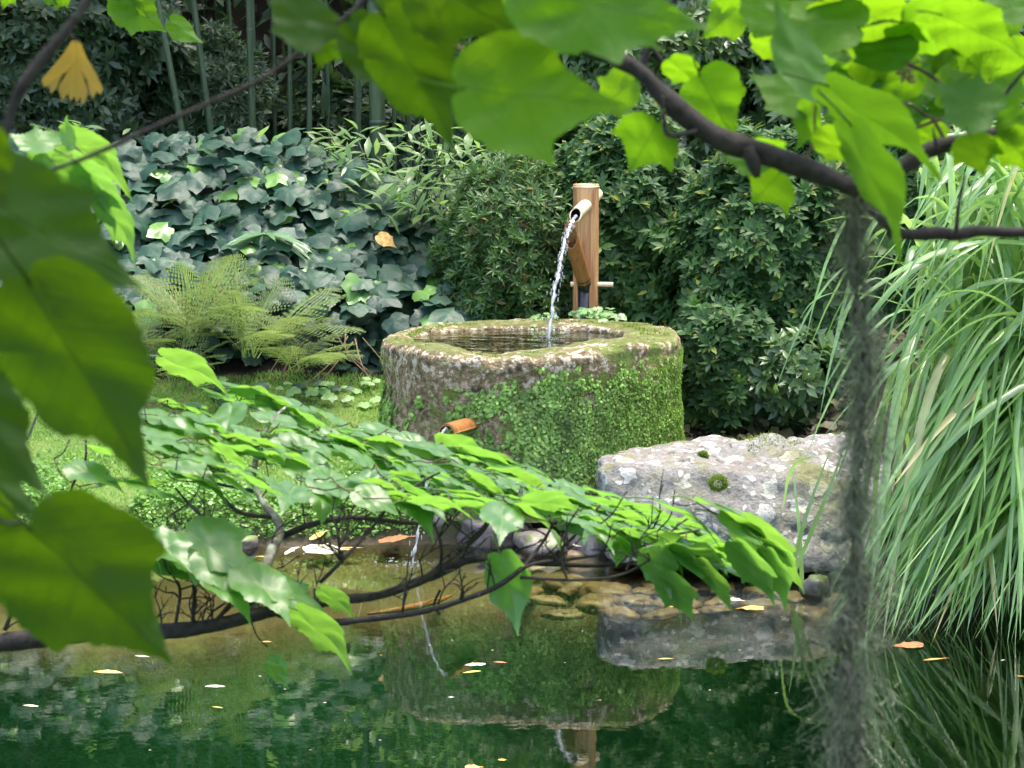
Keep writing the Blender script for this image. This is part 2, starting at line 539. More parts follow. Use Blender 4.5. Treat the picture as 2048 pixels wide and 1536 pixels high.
def ground_mat():
    N = NT('ground')
    po = N.pos()
    at = N.n('Attribute', attribute_name='mask')
    s = N.n('SeparateColor', {0: at.outputs['Color']})
    n1, n2 = N.noise(po, 3.0, 5, 0.6), N.noise(po, 40.0, 5, 0.7)
    lawn = N.mix(n2, (0.06, 0.10, 0.02), (0.14, 0.20, 0.05))
    lawn = N.mix(N.ramp(n1, [(0.45, 0.0), (0.62, 0.4)]), lawn, (0.14, 0.19, 0.05))
    soil = N.mix(n2, (0.012, 0.009, 0.006), (0.042, 0.031, 0.021))
    mud = N.mix(n2, (0.07, 0.057, 0.034), (0.15, 0.122, 0.072))
    mud = N.mix(N.ramp(N.noise(po, 2.2, 4), [(0.50, 0.0), (0.62, 0.8)]), mud, (0.075, 0.075, 0.035))
    deep = N.mix(n1, (0.012, 0.095, 0.044), (0.022, 0.135, 0.058))
    col = N.mix(s.outputs[0], soil, lawn)
    col = N.mix(s.outputs[1], col, mud)
    col = N.mix(s.outputs[2], col, deep)
    return N.done(N.bsdf(Base_Color=col, Roughness=0.9, Specular_IOR_Level=0.2, Normal=N.bump(n2, 0.6, 0.02)))


M['ground'] = ground_mat()
SPLASH = W(826, 1130)


def water_mat(name, ripples, tint, rough=0.015):
    N = NT(name)
    po = N.pos()
    mp = N.n('Mapping', {'Vector': po, 'Scale': (1.0, 1.6, 1.0)}).outputs[0]
    a = N.noise(mp, 5.0, 3, 0.5, 0.4)
    b = N.noise(mp, 22.0, 2, 0.5)
    h = N.math('ADD', N.math('MULTIPLY', a, 1.0), N.math('MULTIPLY', b, 0.16))
    if ripples:
        d = N.n('VectorMath', {0: po, 1: tuple(SPLASH)}, operation='DISTANCE').outputs['Value']
        wv = N.math('SINE', N.math('MULTIPLY', N.math('ADD', d, N.math('MULTIPLY', b, 0.02)), 75.0))
        fall = N.math('DIVIDE', 1.0, N.math('ADD', 1.0, N.math('MULTIPLY', N.math('MULTIPLY', d, d), 9.0)))
        near = N.math('MULTIPLY', N.math('MULTIPLY', wv, fall), 0.22)
        fine = N.math('MULTIPLY', N.math('MULTIPLY', N.noise(mp, 45.0, 2), fall), 0.35)
        h = N.math('ADD', h, N.math('ADD', near, fine))
    bm = N.bump(h, 0.009 if ripples else 0.3, 0.035)
    fr = N.n('Fresnel', {'IOR': 1.5, 'Normal': bm}).outputs[0]
    gl = N.n('BsdfGlossy', {'Color': (1, 1, 1), 'Roughness': rough, 'Normal': bm})
    tr = N.n('BsdfTransparent', {'Color': tint})
    return N.done(N.n('MixShader', {0: fr, 1: tr.outputs[0], 2: gl.outputs[0]}))


M['water'] = water_mat('pond_water', True, (0.80, 0.84, 0.62))
M['basin_water'] = water_mat('basin_water', False, (0.75, 0.8, 0.7))


def stream_mat():
    N = NT('falling_water')
    g = N.n('BsdfGlass', {'Color': (1, 1, 1), 'Roughness': 0.05, 'IOR': 1.33})
    d = N.n('BsdfPrincipled', {'Base Color': (0.86, 0.9, 0.95), 'Roughness': 0.2})
    return N.done(N.n('MixShader', {0: 0.3, 1: g.outputs[0], 2: d.outputs[0]}))


M['stream'] = stream_mat()

# ------------------------------------------------------------------ leaf shapes
def tpl_lance(w=0.3, fold=0.05, droop=0.12, base=0.0):
    """narrow leaf along +y, folded on its midrib"""
    V = [(0, base, 0), (-w * .38, .28, fold), (0, .28, 0), (w * .38, .28, fold),
         (-w * .5, .58, fold - droop * .3), (0, .58, -droop * .3), (w * .5, .58, fold - droop * .3), (0, 1, -droop)]
    F = [(0, 2, 1), (0, 3, 2), (1, 2, 5), (1, 5, 4), (2, 3, 6), (2, 6, 5), (4, 5, 7), (5, 6, 7)]
    return np.array(V, float), np.array(F)


def tpl_round(n=7, z=0.08):
    V = [(0, 0.5, 0)] + [(0.5 * math.sin(2 * math.pi * k / n), 0.5 - 0.5 * math.cos(2 * math.pi * k / n), z * ((k % 2) * 2 - 1)) for k in range(n)]
    F = [(0, 1 + k, 1 + (k + 1) % n) for k in range(n)]
    return np.array(V, float), np.array(F)


def tpl_fan(outline, zf, rings=(1.0,), c=(0, 0.4)):
    K = len(outline)
    V = [(c[0], c[1], zf(c[0], c[1]))]
    for r in rings:
        for (x, y) in outline:
            xx, yy = c[0] + (x - c[0]) * r, c[1] + (y - c[1]) * r
            V.append((xx, yy, zf(xx, yy)))
    F = [(0, 1 + k, 1 + (k + 1) % K) for k in range(K)]
    for j in range(len(rings) - 1):
        for k in range(K):
            k2 = (k + 1) % K
            a, b = 1 + j * K, 1 + (j + 1) * K
            F += [(a + k, b + k, b + k2), (a + k, b + k2, a + k2)]
    return np.array(V, float), np.array(F)


def mirror(half):
    return half + [(-x, y) for (x, y) in half[-2:0:-1]]


def resample(pts, n, closed=False):
    P_ = [Vector((*p, 0)) for p in pts]
    L = [0]
    for a, b in zip(P_, P_[1:]): L.append(L[-1] + (b - a).length)
    out = []
    for i in range(n + 1):
        s = L[-1] * i / n
        k = 0
        while k < len(L) - 2 and L[k + 1] < s: k += 1
        t = (s - L[k]) / max(1e-9, L[k + 1] - L[k])
        q = P_[k].lerp(P_[k + 1], t)
        out.append((q.x, q.y))
    return out


def tpl_ivy(rg, lob=1.0):
    h = [(0, 0.06), (.18, -.10), (.38, -.02), (.52, .10), (.47, .30), (.54, .50), (.36, .58), (.28, .76), (.12, .90), (0, 1.0)]
    h = [(x * (1 + .10 * rg.standard_normal()), y + .03 * rg.standard_normal()) for x, y in h]
    h[0] = (0, .06); h[-1] = (0, 1.02)
    o = mirror(h)
    cu, cv = rg.uniform(.1, .35), rg.uniform(.05, .25)
    ph = rg.uniform(0, 6)
    return tpl_fan(o, lambda x, y: abs(x) * cu * .6 - x * x * .7 - cv * (y - .2) ** 2 + .035 * math.sin(9 * x + 7 * y + ph), (.55, 1.0), (0, .3))


def maple_outline(rg, lobe=1.0, wide=1.0):
    h = [(0, 0), (.10, -.055), (.25, -.04), (.37, .06), (.435, .20), (.45, .34), (.455, .46),
         (.415 + .12 * lobe, .58 + .11 * lobe), (.365 - .05 * lobe, .66), (.275 - .03 * lobe, .74), (.17, .82), (.09, .94), (.03, 1.06), (0, 1.13)]
    h = [(x * wide * (1 + .05 * rg.standard_normal()), y + .012 * rg.standard_normal()) for x, y in h]
    h[0], h[-1] = (0, 0.0), (0, 1.13)
    keep = resample(h, 34)
    out = []
    for i, (x, y) in enumerate(keep):
        s = .010 if i % 2 else -.006
        if i < 4 or i > len(keep) - 3: s = 0
        out.append((max(0, x + s * (1 if y < .62 else .6)), y + s * .5))
    out[0], out[-1] = (0, 0), (0, 1.13)
    left = [(-x * (1 + .06 * rg.standard_normal() * .5), y + .01) for x, y in out[-2:0:-1]]
    return out + left


def tpl_maple(seed, lobe=1.0, wide=1.0, curl=1.0, petiole=0.35):
    rg = np.random.default_rng(seed)
    o = maple_outline(rg, lobe, wide)
    a, b, c = rg.uniform(.05, .35) * curl, rg.uniform(.15, .5) * curl, rg.uniform(-.2, .2) * curl
    ph, tw = rg.uniform(0, 6), rg.uniform(-.25, .25) * curl

    def zf(x, y):
        return abs(x) * a - x * x * .5 * curl - b * max(0, y - .35) ** 2 + c * x * y + tw * x * (y - .5) + .022 * math.sin(7 * x + 9 * y + ph) * curl + .012 * math.sin(17 * x - 13 * y + ph)
    V, F = tpl_fan(o, zf, (.25, .5, .75, 1.0), (0, .42))
    if petiole:
        pts = [(0, .03, zf(0, .03)), (0, -petiole * .5, -.03), (0, -petiole, -.10)]
        tv, tf = tube_geo(pts, [.012, .010, .013], 5, False)
        o_ = len(V)
        V = np.vstack([V, np.array([tuple(p) for p in tv])])
        tri = []
        for q in tf: tri += [(q[0] + o_, q[1] + o_, q[2] + o_), (q[0] + o_, q[2] + o_, q[3] + o_)]
        F = np.vstack([F, np.array(tri)])
    return V, F


def rot_from(axis_y, normal):
    """3x3 with columns side, axis, normal"""
    a = axis_y / np.linalg.norm(axis_y, axis=-1, keepdims=True)
    n = normal - a * np.sum(a * normal, -1, keepdims=True)
    n /= np.maximum(1e-6, np.linalg.norm(n, axis=-1, keepdims=True))
    s = np.cross(a, n)
    return np.stack([s, a, n], -1)


def cloud(tpls, loc, axis, normal, size, pick=None):
    """many copies of leaf templates joined into vertex / face arrays"""
    loc, axis, normal = map(lambda q: np.asarray(q, float), (loc, axis, normal))
    size = np.broadcast_to(np.asarray(size, float), (len(loc),))
    A = rot_from(axis, normal) * size[:, None, None]
    if pick is None: pick = rng.integers(0, len(tpls), len(loc))
    VV, FF, off = [], [], 0
    for k, (tv, tf) in enumerate(tpls):
        m = np.nonzero(pick == k)[0]
        if not len(m): continue
        v = np.einsum('nij,vj->nvi', A[m], tv) + loc[m][:, None, :]
        f = tf[None] + (np.arange(len(m)) * len(tv))[:, None, None] + off
        VV.append(v.reshape(-1, 3)); FF.append(f.reshape(-1, 3))
        off += len(m) * len(tv)
    return np.vstack(VV), np.vstack(FF)


def M4(loc, axis, normal, size):
    A = rot_from(np.asarray(axis, float)[None], np.asarray(normal, float)[None])[0] * size
    m = Matrix(((A[0, 0], A[0, 1], A[0, 2], loc[0]), (A[1, 0], A[1, 1], A[1, 2], loc[1]), (A[2, 0], A[2, 1], A[2, 2], loc[2]), (0, 0, 0, 1)))
    return m


def unit(n):
    v = rng.standard_normal((n, 3))
    return v / np.linalg.norm(v, axis=1, keepdims=True)


# ------------------------------------------------------------------ the ground, pond bed and water
def bank_y(x):
    y = 9.60 + 0.05 * math.sin(3.1 * x + 1) + 0.03 * math.sin(7.7 * x)
    y -= 1.20 * sstep(1.25, 1.85, x)
    y -= 1.6 * sstep(3.0, 6.0, x)
    y -= 2.5 * sstep(-3.2, -6.0, x)
    return y


def shelf_y(x):
    return 8.82 - 0.50 * sstep(-0.6, -1.3, x) + 0.08 * math.sin(2.3 * x) + 0.05 * math.sin(6 * x + 2)


def ground_z(x, y):
    d = y - bank_y(x)
    nz = 0.02 * noise.noise((x * 2.1, y * 2.1, 0)) + 0.012 * noise.noise((x * 7, y * 7, 3))
    if d < 0:
        z = -0.05 - 0.06 * min(1, -d) + nz * 0.6
        e = shelf_y(x) - y
        z -= 1.0 * sstep(-0.02, 0.24, e)
        if y < 2.5: z += 1.25 * sstep(1.8, 0.6, y)
        return z
    z = 0.13 * sstep(-0.02, 0.16, d) + 0.24 * max(0, d - 0.05) * (1 if d < 2 else 1) + nz
    z = min(z, 0.56 + 0.02 * d)
    z += 0.20 * sstep(1.3, 1.9, x) * sstep(0, 0.4, d)
    z += (0.8 * sstep(11.35, 12.3, y) - 0.6 * sstep(12.5, 13.6, y)) * sstep(-0.4, -1.2, x)
    z += 5.5 * sstep(15.0, 21.0, y)
    z += 0.10 * sstep(0.32, 0.0, abs(x - 0.1) - 0.5) * sstep(0, 0.15, d) * sstep(1.0, 0.4, d)
    if x < -4: z += 2.0 * sstep(-4.5, -9, x)
    if x > 4: z += 2.0 * sstep(4.5, 9, x)
    return z


def ground():
    xs = np.unique(np.concatenate([np.linspace(-3.4, 3.4, 140), np.linspace(-9, 9, 50), np.linspace(-80, 80, 24)]))
    ys = np.unique(np.concatenate([np.linspace(7.0, 12.8, 170), np.linspace(-2, 22, 70), np.linspace(-60, 90, 26)]))
    V = np.array([(x, y, ground_z(x, y)) for y in ys for x in xs])
    nx = len(xs)
    F = [(j * nx + i, j * nx + i + 1, (j + 1) * nx + i + 1, (j + 1) * nx + i) for j in range(len(ys) - 1) for i in range(nx - 1)]
    me = mesh_np('ground', V, F, M['ground'])
    ca = me.color_attributes.new('mask', 'FLOAT_COLOR', 'POINT')
    col = np.zeros((len(V), 4)); col[:, 3] = 1
    for i, (x, y, z) in enumerate(V):
        d = y - bank_y(x)
        col[i, 0] = sstep(0.02, 0.14, d) * sstep(11.25, 11.05, y + 0.1 * math.sin(5 * x)) * sstep(0.35, -0.1, x)
        col[i, 1] = sstep(0.06, -0.02, d)
        col[i, 2] = sstep(-0.13, -0.30, z)
        if y < 2: col[i, 0] = max(col[i, 0], sstep(0.05, 0.15, z)); col[i, 1] *= sstep(0.1, 0.0, z)
    ca.data.foreach_set('color', col.astype(np.float32).ravel())
    structure('ground', me)


ground()


def pond():
    xs, ys = np.linspace(-14, 14, 90), np.linspace(0.9, 10.2, 60)
    V = [(x, y, 0.0) for y in ys for x in xs]
    nx = len(xs)
    F = [(j * nx + i, j * nx + i + 1, (j + 1) * nx + i + 1, (j + 1) * nx + i) for j in range(len(ys) - 1) for i in range(nx - 1)]
    structure('pond_water', mesh_np('pond_water', V, F, M['water']))


pond()

# ------------------------------------------------------------------ stone basin
BC = Vector((0.083, 10.27, 0.0))
BTOP = 0.842


def basin_radius(th, z):
    """outer radius, th = 0 towards +X, -pi/2 towards the camera"""
    r = 0.678 * (1 + 0.014 * math.cos(4 * (th + 0.5)) + 0.012 * math.cos(3 * th + 1.0))
    r += 0.018 * sstep(0.75, 0.25, z)
    r += 0.022 * noise.noise((math.cos(th) * 2.2, math.sin(th) * 2.2, z * 3.0)) + 0.012 * noise.noise((math.cos(th) * 6, math.sin(th) * 6, z * 9))
    return r


def basin():
    t = thing('stone_basin', 'round mossy stone water basin standing on the pond bank', 'basin', (BC.x, BC.y, 0.2))
    NA, rows = 160, []
    out_z = [0.10, 0.2, 0.28, 0.34, 0.40, 0.46, 0.52, 0.57, 0.62, 0.66, 0.70, 0.735, 0.765, 0.79]
    V = []
    for z in out_z: rows.append(('o', z, 0))
    for a in range(1, 9): rows.append(('s', a / 8 * math.pi / 2, 0))        # rounded shoulder
    for k in range(1, 5): rows.append(('t', k / 4, 0))                      # top of the rim
    for a in range(1, 6): rows.append(('e', a / 5 * math.pi / 2, 0))        # inner edge
    for k in range(1, 7): rows.append(('i', k / 6, 0))                      # inner wall
    for k in range(1, 4): rows.append(('f', k / 3, 0))                      # floor
    for kind, u, _ in rows:
        for j in range(NA):
            th = 2 * math.pi * j / NA
            c, s = math.cos(th), math.sin(th)
            dz = 0.013 * noise.noise((c * 2.0, s * 2.0, 5.0)) + 0.005 * noise.noise((c * 6.0, s * 6.0, 9.0))
            dz -= 0.022 * math.exp(-((th - 4.55) / 0.42) ** 2)              # worn front lip
            dz += 0.016 * math.exp(-((th - 5.45) / 0.25) ** 2)
            dz += 0.012 * c
            ro = basin_radius(th, 0.74)
            rs = 0.045                                                       # shoulder radius
            icx = -0.055
            ri = 0.485 + 0.012 * noise.noise((c * 1.7, s * 1.7, 12.0))
            ix, iy = icx + ri * c, ri * s * 0.84 + 0.055
            if kind == 'o':
                r = basin_radius(th, u); x, y, z = r * c, r * s, u
                if u > 0.70: z += dz * min(1, (u - 0.70) / 0.09)
            else:
                rt = ro - rs
                tx, ty = rt * c, rt * s
                if kind == 's':
                    r = rt + rs * math.cos(u); x, y, z = r * c, r * s, 0.797 + rs * math.sin(u) + dz
                elif kind == 't':
                    k = u * 0.86
                    x, y, z = tx + (ix - tx) * k, ty + (iy - ty) * k, BTOP + dz - 0.012 * u * u
                else:
                    ex, ey = tx + (ix - tx) * 0.86, ty + (iy - ty) * 0.86
                    if kind == 'e':
                        k = math.sin(u); x, y = ex + (ix - ex) * k, ey + (iy - ey) * k
                        z = BTOP + dz - 0.012 - 0.03 * (1 - math.cos(u))
                    elif kind == 'i':
                        k = 1 - 0.10 * u * u
                        x, y, z = icx + (ix - icx) * k, 0.055 + (iy - 0.055) * k, BTOP + dz * (1 - u) - 0.042 - 0.16 * u
                    else:
                        k = 0.90 * (1 - u) + 0.001
                        x, y, z = icx + (ix - icx) * k, iy * k, 0.64 - 0.02 * u
            n1 = noise.noise((x * 16, y * 16, z * 16)) * 0.009 + noise.noise((x * 42, y * 42, z * 42)) * 0.0045
            sx, sy = (c, s) if kind in 'os' else ((-c, -s) if kind == 'i' else (0, 0))
            V.append((BC.x + x + sx * n1, BC.y + y + sy * n1, z + (0 if kind in 'oi' else n1)))
    F = [(i * NA + j, i * NA + (j + 1) % NA, (i + 1) * NA + (j + 1) % NA, (i + 1) * NA + j) for i in range(len(rows) - 1) for j in range(NA)]
    body = part('basin_body', mesh_np('basin_body', V, F, M['basin']), t)
    # water held in the basin
    wv = [(BC.x - 0.055, BC.y, 0.811)]
    wv += [(BC.x - 0.055 + 0.5 * math.cos(2 * math.pi * k / 64), BC.y + 0.5 * math.sin(2 * math.pi * k / 64), 0.811) for k in range(64)]
    part('basin_water', mesh_np('basin_water', wv, [(0, 1 + k, 1 + (k + 1) % 64) for k in range(64)], M['basin_water']), t)
    # creeping plant on the sides
    n = 46000
    th = rng.uniform(math.pi * 0.93, math.pi * 2.12, n)
    z = rng.uniform(0.22, 0.79, n)
    keep = []
    for a, b in zip(th, z):
        x = math.cos(a)
        m = 0.68 * noise.noise((math.cos(a) * 4 + 3, math.sin(a) * 4, b * 5)) + 0.28 * noise.noise((math.cos(a) * 13, math.sin(a) * 13, b * 14))
        m += 0.62 * noise.noise((math.cos(a) * 24, math.sin(a) * 24, b * 24))
        lim = 0.07 + 0.22 * x + 0.46 * sstep(0.80, 0.45, b) - 0.45 * sstep(0.66, 0.80, b) * (1 - 0.8 * sstep(0.45, 0.8, x)) - 0.30 * sstep(-0.25, -0.6, x) * sstep(0.36, 0.50, b)
        # worn wet patch round the outlet
        q = math.hypot((a - 4.47) * 0.68, b - 0.50)
        if q < 0.065: lim -= 0.6
        keep.append(m + lim > 0.12)
    th, z = th[keep], z[keep]
    rr = np.array([basin_radius(a, b) for a, b in zip(th, z)]) + rng.uniform(0.0, 0.016, len(th))
    loc = np.stack([BC.x + rr * np.cos(th), BC.y + rr * np.sin(th), z], 1)
    nrm = np.stack([np.cos(th), np.sin(th), np.full(len(th), 0.55)], 1) + 0.45 * unit(len(th))
    ax = np.stack([-np.sin(th) * rng.uniform(-.8, .8, len(th)), np.cos(th) * 0.3, -np.ones(len(th)) * .7], 1) + 0.4 * unit(len(th))
    V, F = cloud([tpl_round(6, .06), tpl_round(7, .1)], loc, ax, nrm, rng.uniform(0.009, 0.022, len(th)) * np.clip(0.80 - 0.30 * np.cos(th), .5, .95))
    part('creeping_plant', mesh_np('creeping_plant', V, F, M['moss_leaf']), body, kind='stuff', label='tiny round leaved green creeper covering the basin side')
    # finer moss low on the left side and on the rim
    n = 9000
    th = rng.uniform(math.pi * 0.95, math.pi * 2.1, n); z = rng.uniform(0.22, 0.80, n)
    keep = [(noise.noise((math.cos(a) * 5, math.sin(a) * 5, b * 6 + 20)) + (0.35 if math.cos(a) < -0.2 and b < 0.45 else -0.15) + 0.3 * max(0, math.cos(a)) > 0.12) for a, b in zip(th, z)]
    th, z = th[keep], z[keep]
    rr = np.array([basin_radius(a, b) for a, b in zip(th, z)]) + rng.uniform(-0.002, 0.008, len(th))
    loc = np.stack([BC.x + rr * np.cos(th), BC.y + rr * np.sin(th), z], 1)
    nrm = unit(len(th)); ax = np.stack([np.cos(th), np.sin(th), np.zeros(len(th))], 1) + .7 * unit(len(th))
    V, F = cloud([tpl_lance(.5)], loc, ax, nrm, rng.uniform(.006, .012, len(th)))
    part('side_moss', mesh_np('side_moss', V, F, M['moss_fine']), body, kind='stuff', label='fine yellow green moss on the basin side')
    n = 5200
    th = rng.uniform(0, 2 * math.pi, n); k = rng.uniform(0, 1, n)
    keep = [(noise.noise((math.cos(a) * 2.5 + 9, math.sin(a) * 2.5, b * 2)) + (0.22 if math.sin(a) > 0.2 else 0.0) + (0.25 if math.cos(a) < -0.75 or math.cos(a) > 0.6 else -0.1) > 0.12) for a, b in zip(th, k)]
    th, k = th[keep], k[keep]
    r = 0.52 + k * 0.12
    loc = np.stack([BC.x - 0.02 * (1 - k) + r * np.cos(th), BC.y + r * np.sin(th), np.array([BTOP - .006 + 0.016 * noise.noise((math.cos(a) * 2.0, math.sin(a) * 2.0, 5.0)) + .012 * math.cos(a) - 0.022 * math.exp(-((a - 4.55) / 0.42) ** 2) for a in th])], 1)
    V, F = cloud([tpl_lance(.45)], loc, np.array([0, 0, 1.0]) + .9 * unit(len(th)), unit(len(th)), rng.uniform(.006, .014, len(th)))
    part('rim_moss', mesh_np('rim_moss', V, F, M['moss_fine']), body, kind='stuff', label='fine moss growing on the worn rim')
    # outlet: a split bamboo gutter
    a, b = P(962, 846, 9.74), P(893, 866, 9.44)
    mb = MB()
    d = (b - a).normalized()
    s = d.cross(Vector((0, 0, 1))).normalized(); u = s.cross(d)
    NS, rad, thk = 14, 0.040, 0.007
    for L in range(9):
        p = a.lerp(b, L / 8)
        for k in range(NS + 1):
            an = math.pi * (0.0 + 1.0 * k / NS)
            for rr_ in (rad, rad - thk):
                q = p + s * (math.cos(an) * rr_) + u * (math.sin(an) * rr_ if L < 2 else math.sin(an) * rr_)
                mb.v.append(tuple(q))
    w2 = (NS + 1) * 2
    for L in range(8):
        for k in range(NS):
            o = L * w2 + k * 2
            mb.f += [(o, o + 2, o + w2 + 2, o + w2), (o + 1, o + w2 + 1, o + w2 + 3, o + 3)]
        for k in (0, NS):
            o = L * w2 + k * 2
            mb.f.append((o, o + w2, o + w2 + 1, o + 1))
    for L in (0, 8):
        for k in range(NS):
            o = L * w2 + k * 2
            mb.f.append((o, o + 1, o + 3, o + 2))
    part('outlet_spout', mb.mesh('outlet_spout', M['bamboo_orange']), t, label='wet orange bamboo outlet spout low on the basin front')
    return b


outlet_end = basin()

# ------------------------------------------------------------------ bamboo fountain
FX = P(1171.5, 500, 11.06).x
FY = 11.06


def fountain():
    ztop = P(1171, 368, FY).z
    z0 = 0.42
    t = thing('bamboo_fountain', 'tan bamboo water fountain post behind the stone basin rim', 'fountain', (FX, FY, z0))
    rad, thk, NA = 0.0625, 0.011, 64
    zs_top = P(1166, 541, FY).z
    zl = [z0, 0.6, 0.7, 0.8, 0.88, 0.93, 0.965, zs_top - 0.03, zs_top - 0.012, zs_top, zs_top + 0.03, 1.1, 1.25, ztop - 0.03, ztop]
    zl = sorted(zl)
    ctr, hw = R(-90 - 12), R(31)

    def slot(j, z):
        th = -math.pi + 2 * math.pi * (j + .5) / NA
        h = hw
        if z > zs_top - 0.05: h = hw * math.sqrt(max(0, 1 - ((z - zs_top + 0.05) / 0.05) ** 2))
        return z < zs_top and abs(th - ctr) < h
    mb = MB()
    nz = len(zl)
    for r_ in (rad, rad - thk):
        for z in zl:
            for j in range(NA):
                th = -math.pi + 2 * math.pi * j / NA
                rr = r_ * (1 + 0.012 * math.sin(2 * th + 1)) + (0.004 if z < 0.65 else 0)
                mb.v.append((FX + rr * math.cos(th), FY + rr * math.sin(th), z))
    inn = nz * NA
    solid = {}
    for i in range(nz - 1):
        for j in range(NA): solid[i, j] = not slot(j, (zl[i] + zl[i + 1]) / 2)
    for i in range(nz - 1):
        for j in range(NA):
            if not solid[i, j]: continue
            a, b = i * NA + j, i * NA + (j + 1) % NA
            c, d = b + NA, a + NA
            mb.f += [(a, b, c, d), (inn + a, inn + d, inn + c, inn + b)]
            if not solid[i, (j - 1) % NA]: mb.f.append((a, d, inn + d, inn + a))
            if not solid[i, (j + 1) % NA]: mb.f.append((b, inn + b, inn + c, c))
            if i == nz - 2: mb.f.append((d, c, inn + c, inn + d))
            if i > 0 and not solid[i - 1, j]: mb.f.append((a, inn + a, inn + b, b))
    post = part('post', mb.mesh('post', M['bamboo'], origin=(FX, FY, z0)), t, Matrix.Translation((FX, FY, z0)))
    # closed joint a little below the cut top, and the black lining behind the slot
    mb = MB()
    mb.tube([(FX, FY, ztop - 0.022), (FX, FY, ztop - 0.016)], rad - thk + .001, 32)
    part('top_joint', mb.mesh('top_joint', M['bamboo_pale'], False), post)
    # ring of the joint near the top
    mb = MB()
    ring = [(FX + (rad + .0012) * math.cos(a), FY + (rad + .0012) * math.sin(a), ztop - 0.013) for a in np.linspace(0, 2 * math.pi, 49)]
    mb.tube(ring, 0.0022, 6)
    part('joint_ring', mb.mesh('joint_ring', M['bamboo_pale']), post)

    def pipe(name, a, b, ro, th, mat, seg=24, cut=0.0, parent=t, mat_in=None):
        a, b = Vector(a), Vector(b)
        d = (b - a).normalized()
        s = d.cross(Vector((0, 0, 1))).normalized(); u = s.cross(d)
        V = []
        for (p, e) in ((a, 0), (b, 1)):
            for r_ in (ro, ro - th):
                for k in range(seg):
                    an = 2 * math.pi * k / seg
                    off = cut * math.sin(an) * e
                    V.append(p + s * (math.cos(an) * r_) + u * (math.sin(an) * r_) + d * off)
        F = []
        for k in range(seg):
            k2 = (k + 1) % seg
            F += [(k, k2, 2 * seg + k2, 2 * seg + k), (seg + k, 3 * seg + k, 3 * seg + k2, seg + k2),
                  (2 * seg + k, 2 * seg + k2, 3 * seg + k2, 3 * seg + k), (k, seg + k, seg + k2, k2)]
        m_ = MB().add(V, F)
        me = m_.mesh(name, mat, True, origin=a)
        if mat_in:
            me.materials.append(mat_in)
            for i, pl in enumerate(me.polygons):
                if i % 4 == 1: pl.material_index = 1
        try:
            me.set_sharp_from_angle(angle=R(40))
        except Exception:
            pass
        return part(name, me, parent, Matrix.Translation(a))
    # spout pipe through the post: enters high at the back right, leaves low at the front left
    back, front = P(1194, 388, FY + 0.12), P(1151, 430, FY - 0.19)
    pipe('spout', back, front, 0.031, 0.006, M['bamboo_pale'], cut=-0.02, mat_in=M['bamboo_black'])
    # tipping tube that leans out of the slot
    lo, hi = P(1168, 562, FY - 0.045), P(1141, 470, FY - 0.22)
    tube = pipe('tipping_tube', lo, hi, 0.037, 0.005, M['bamboo_orange'], cut=0.055, mat_in=M['bamboo'])
    mb = MB()
    mb.tube([lo - (hi - lo).normalized() * 0.07, lo + (hi - lo).normalized() * 0.022], [0.034, 0.0375], 20)
    part('tube_foot', mb.mesh('tube_foot', M['bamboo_black'], False), tube, label='blackened wet foot of the tipping tube')
    # axle
    zax = P(1180, 568, FY).z
    ax0, ax1 = Vector((P(1141, 568, FY).x, FY - 0.012, zax)), Vector((P(1226, 569, FY).x, FY - 0.012, zax - 0.002))
    pipe('axle', ax0, ax1, 0.0125, 0.004, M['bamboo_pale'], 16)
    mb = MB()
    mb.tube([(FX, FY + .005, z0 + .05), (FX, FY + .005, zs_top - .02)], rad - thk - .002, 32)  # black cylinder filling the post behind the slot
    part('black_lining', mb.mesh('black_lining', M['bamboo_black']), post, label='black inside of the slotted post')
    return front


spout_end = fountain()


def stream(name, a, b, label, r0, r1, wob, frag=0.0, seed=1, sag=None):
    rg = np.random.default_rng(seed)
    a, b = Vector(a), Vector(b)
    t = thing(name, label, 'water', tuple(b))
    mb = MB()
    n = 90
    pts, rad = [], []
    for i in range(n + 1):
        u = i / n
        h = a.lerp(b, u)
        z = a.z + (b.z - a.z) * (0.12 * u + 0.88 * u * u)
        p = Vector((h.x, h.y, z)) + Vector((noise.noise((u * 14, seed, 0)), noise.noise((u * 14, seed, 7)), 0)) * wob * (0.3 + u)
        pts.append(p)
        r = (r0 + (r1 - r0) * u) * (0.75 + 0.75 * abs(noise.noise((u * 26, seed + 3, 1))) + 0.25 * math.sin(u * 95))
        rad.append(max(0.0015, r))
    mb.tube(pts, rad, 10)
    part('main_jet', mb.mesh('main_jet', M['stream']), t)
    mb = MB()
    for k in range(int(46 * frag)):
        u = rg.uniform(0.25, 1.0)
        p = pts[int(u * n)] + Vector((rg.normal() * .012, rg.normal() * .012, rg.normal() * .01)) * (0.5 + u)
        L = rg.uniform(.004, .014)
        mb.tube([p + Vector((0, 0, -L)), p + Vector((0, 0, -L * .4)), p + Vector((0, 0, L * .4)), p + Vector((0, 0, L))], [.0006, .0026, .0026, .0006], 6)
    for k in range(int(14 * frag)):
        an, rr_ = rg.uniform(0, 6.28), abs(rg.normal()) * .03
        q_ = b + Vector((math.cos(an) * rr_ * 1.4, math.sin(an) * rr_, abs(rg.normal()) * .010))
        mb.tube([q_ + Vector((-.003, 0, 0)), q_ + Vector((-.001, 0, .001)), q_ + Vector((.001, 0, .001)), q_ + Vector((.003, 0, 0))], [.0004, .0018, .0018, .0004], 6)
    if mb.v: part('droplets', mb.mesh('droplets', M['stream']), t, kind='stuff')
    return t


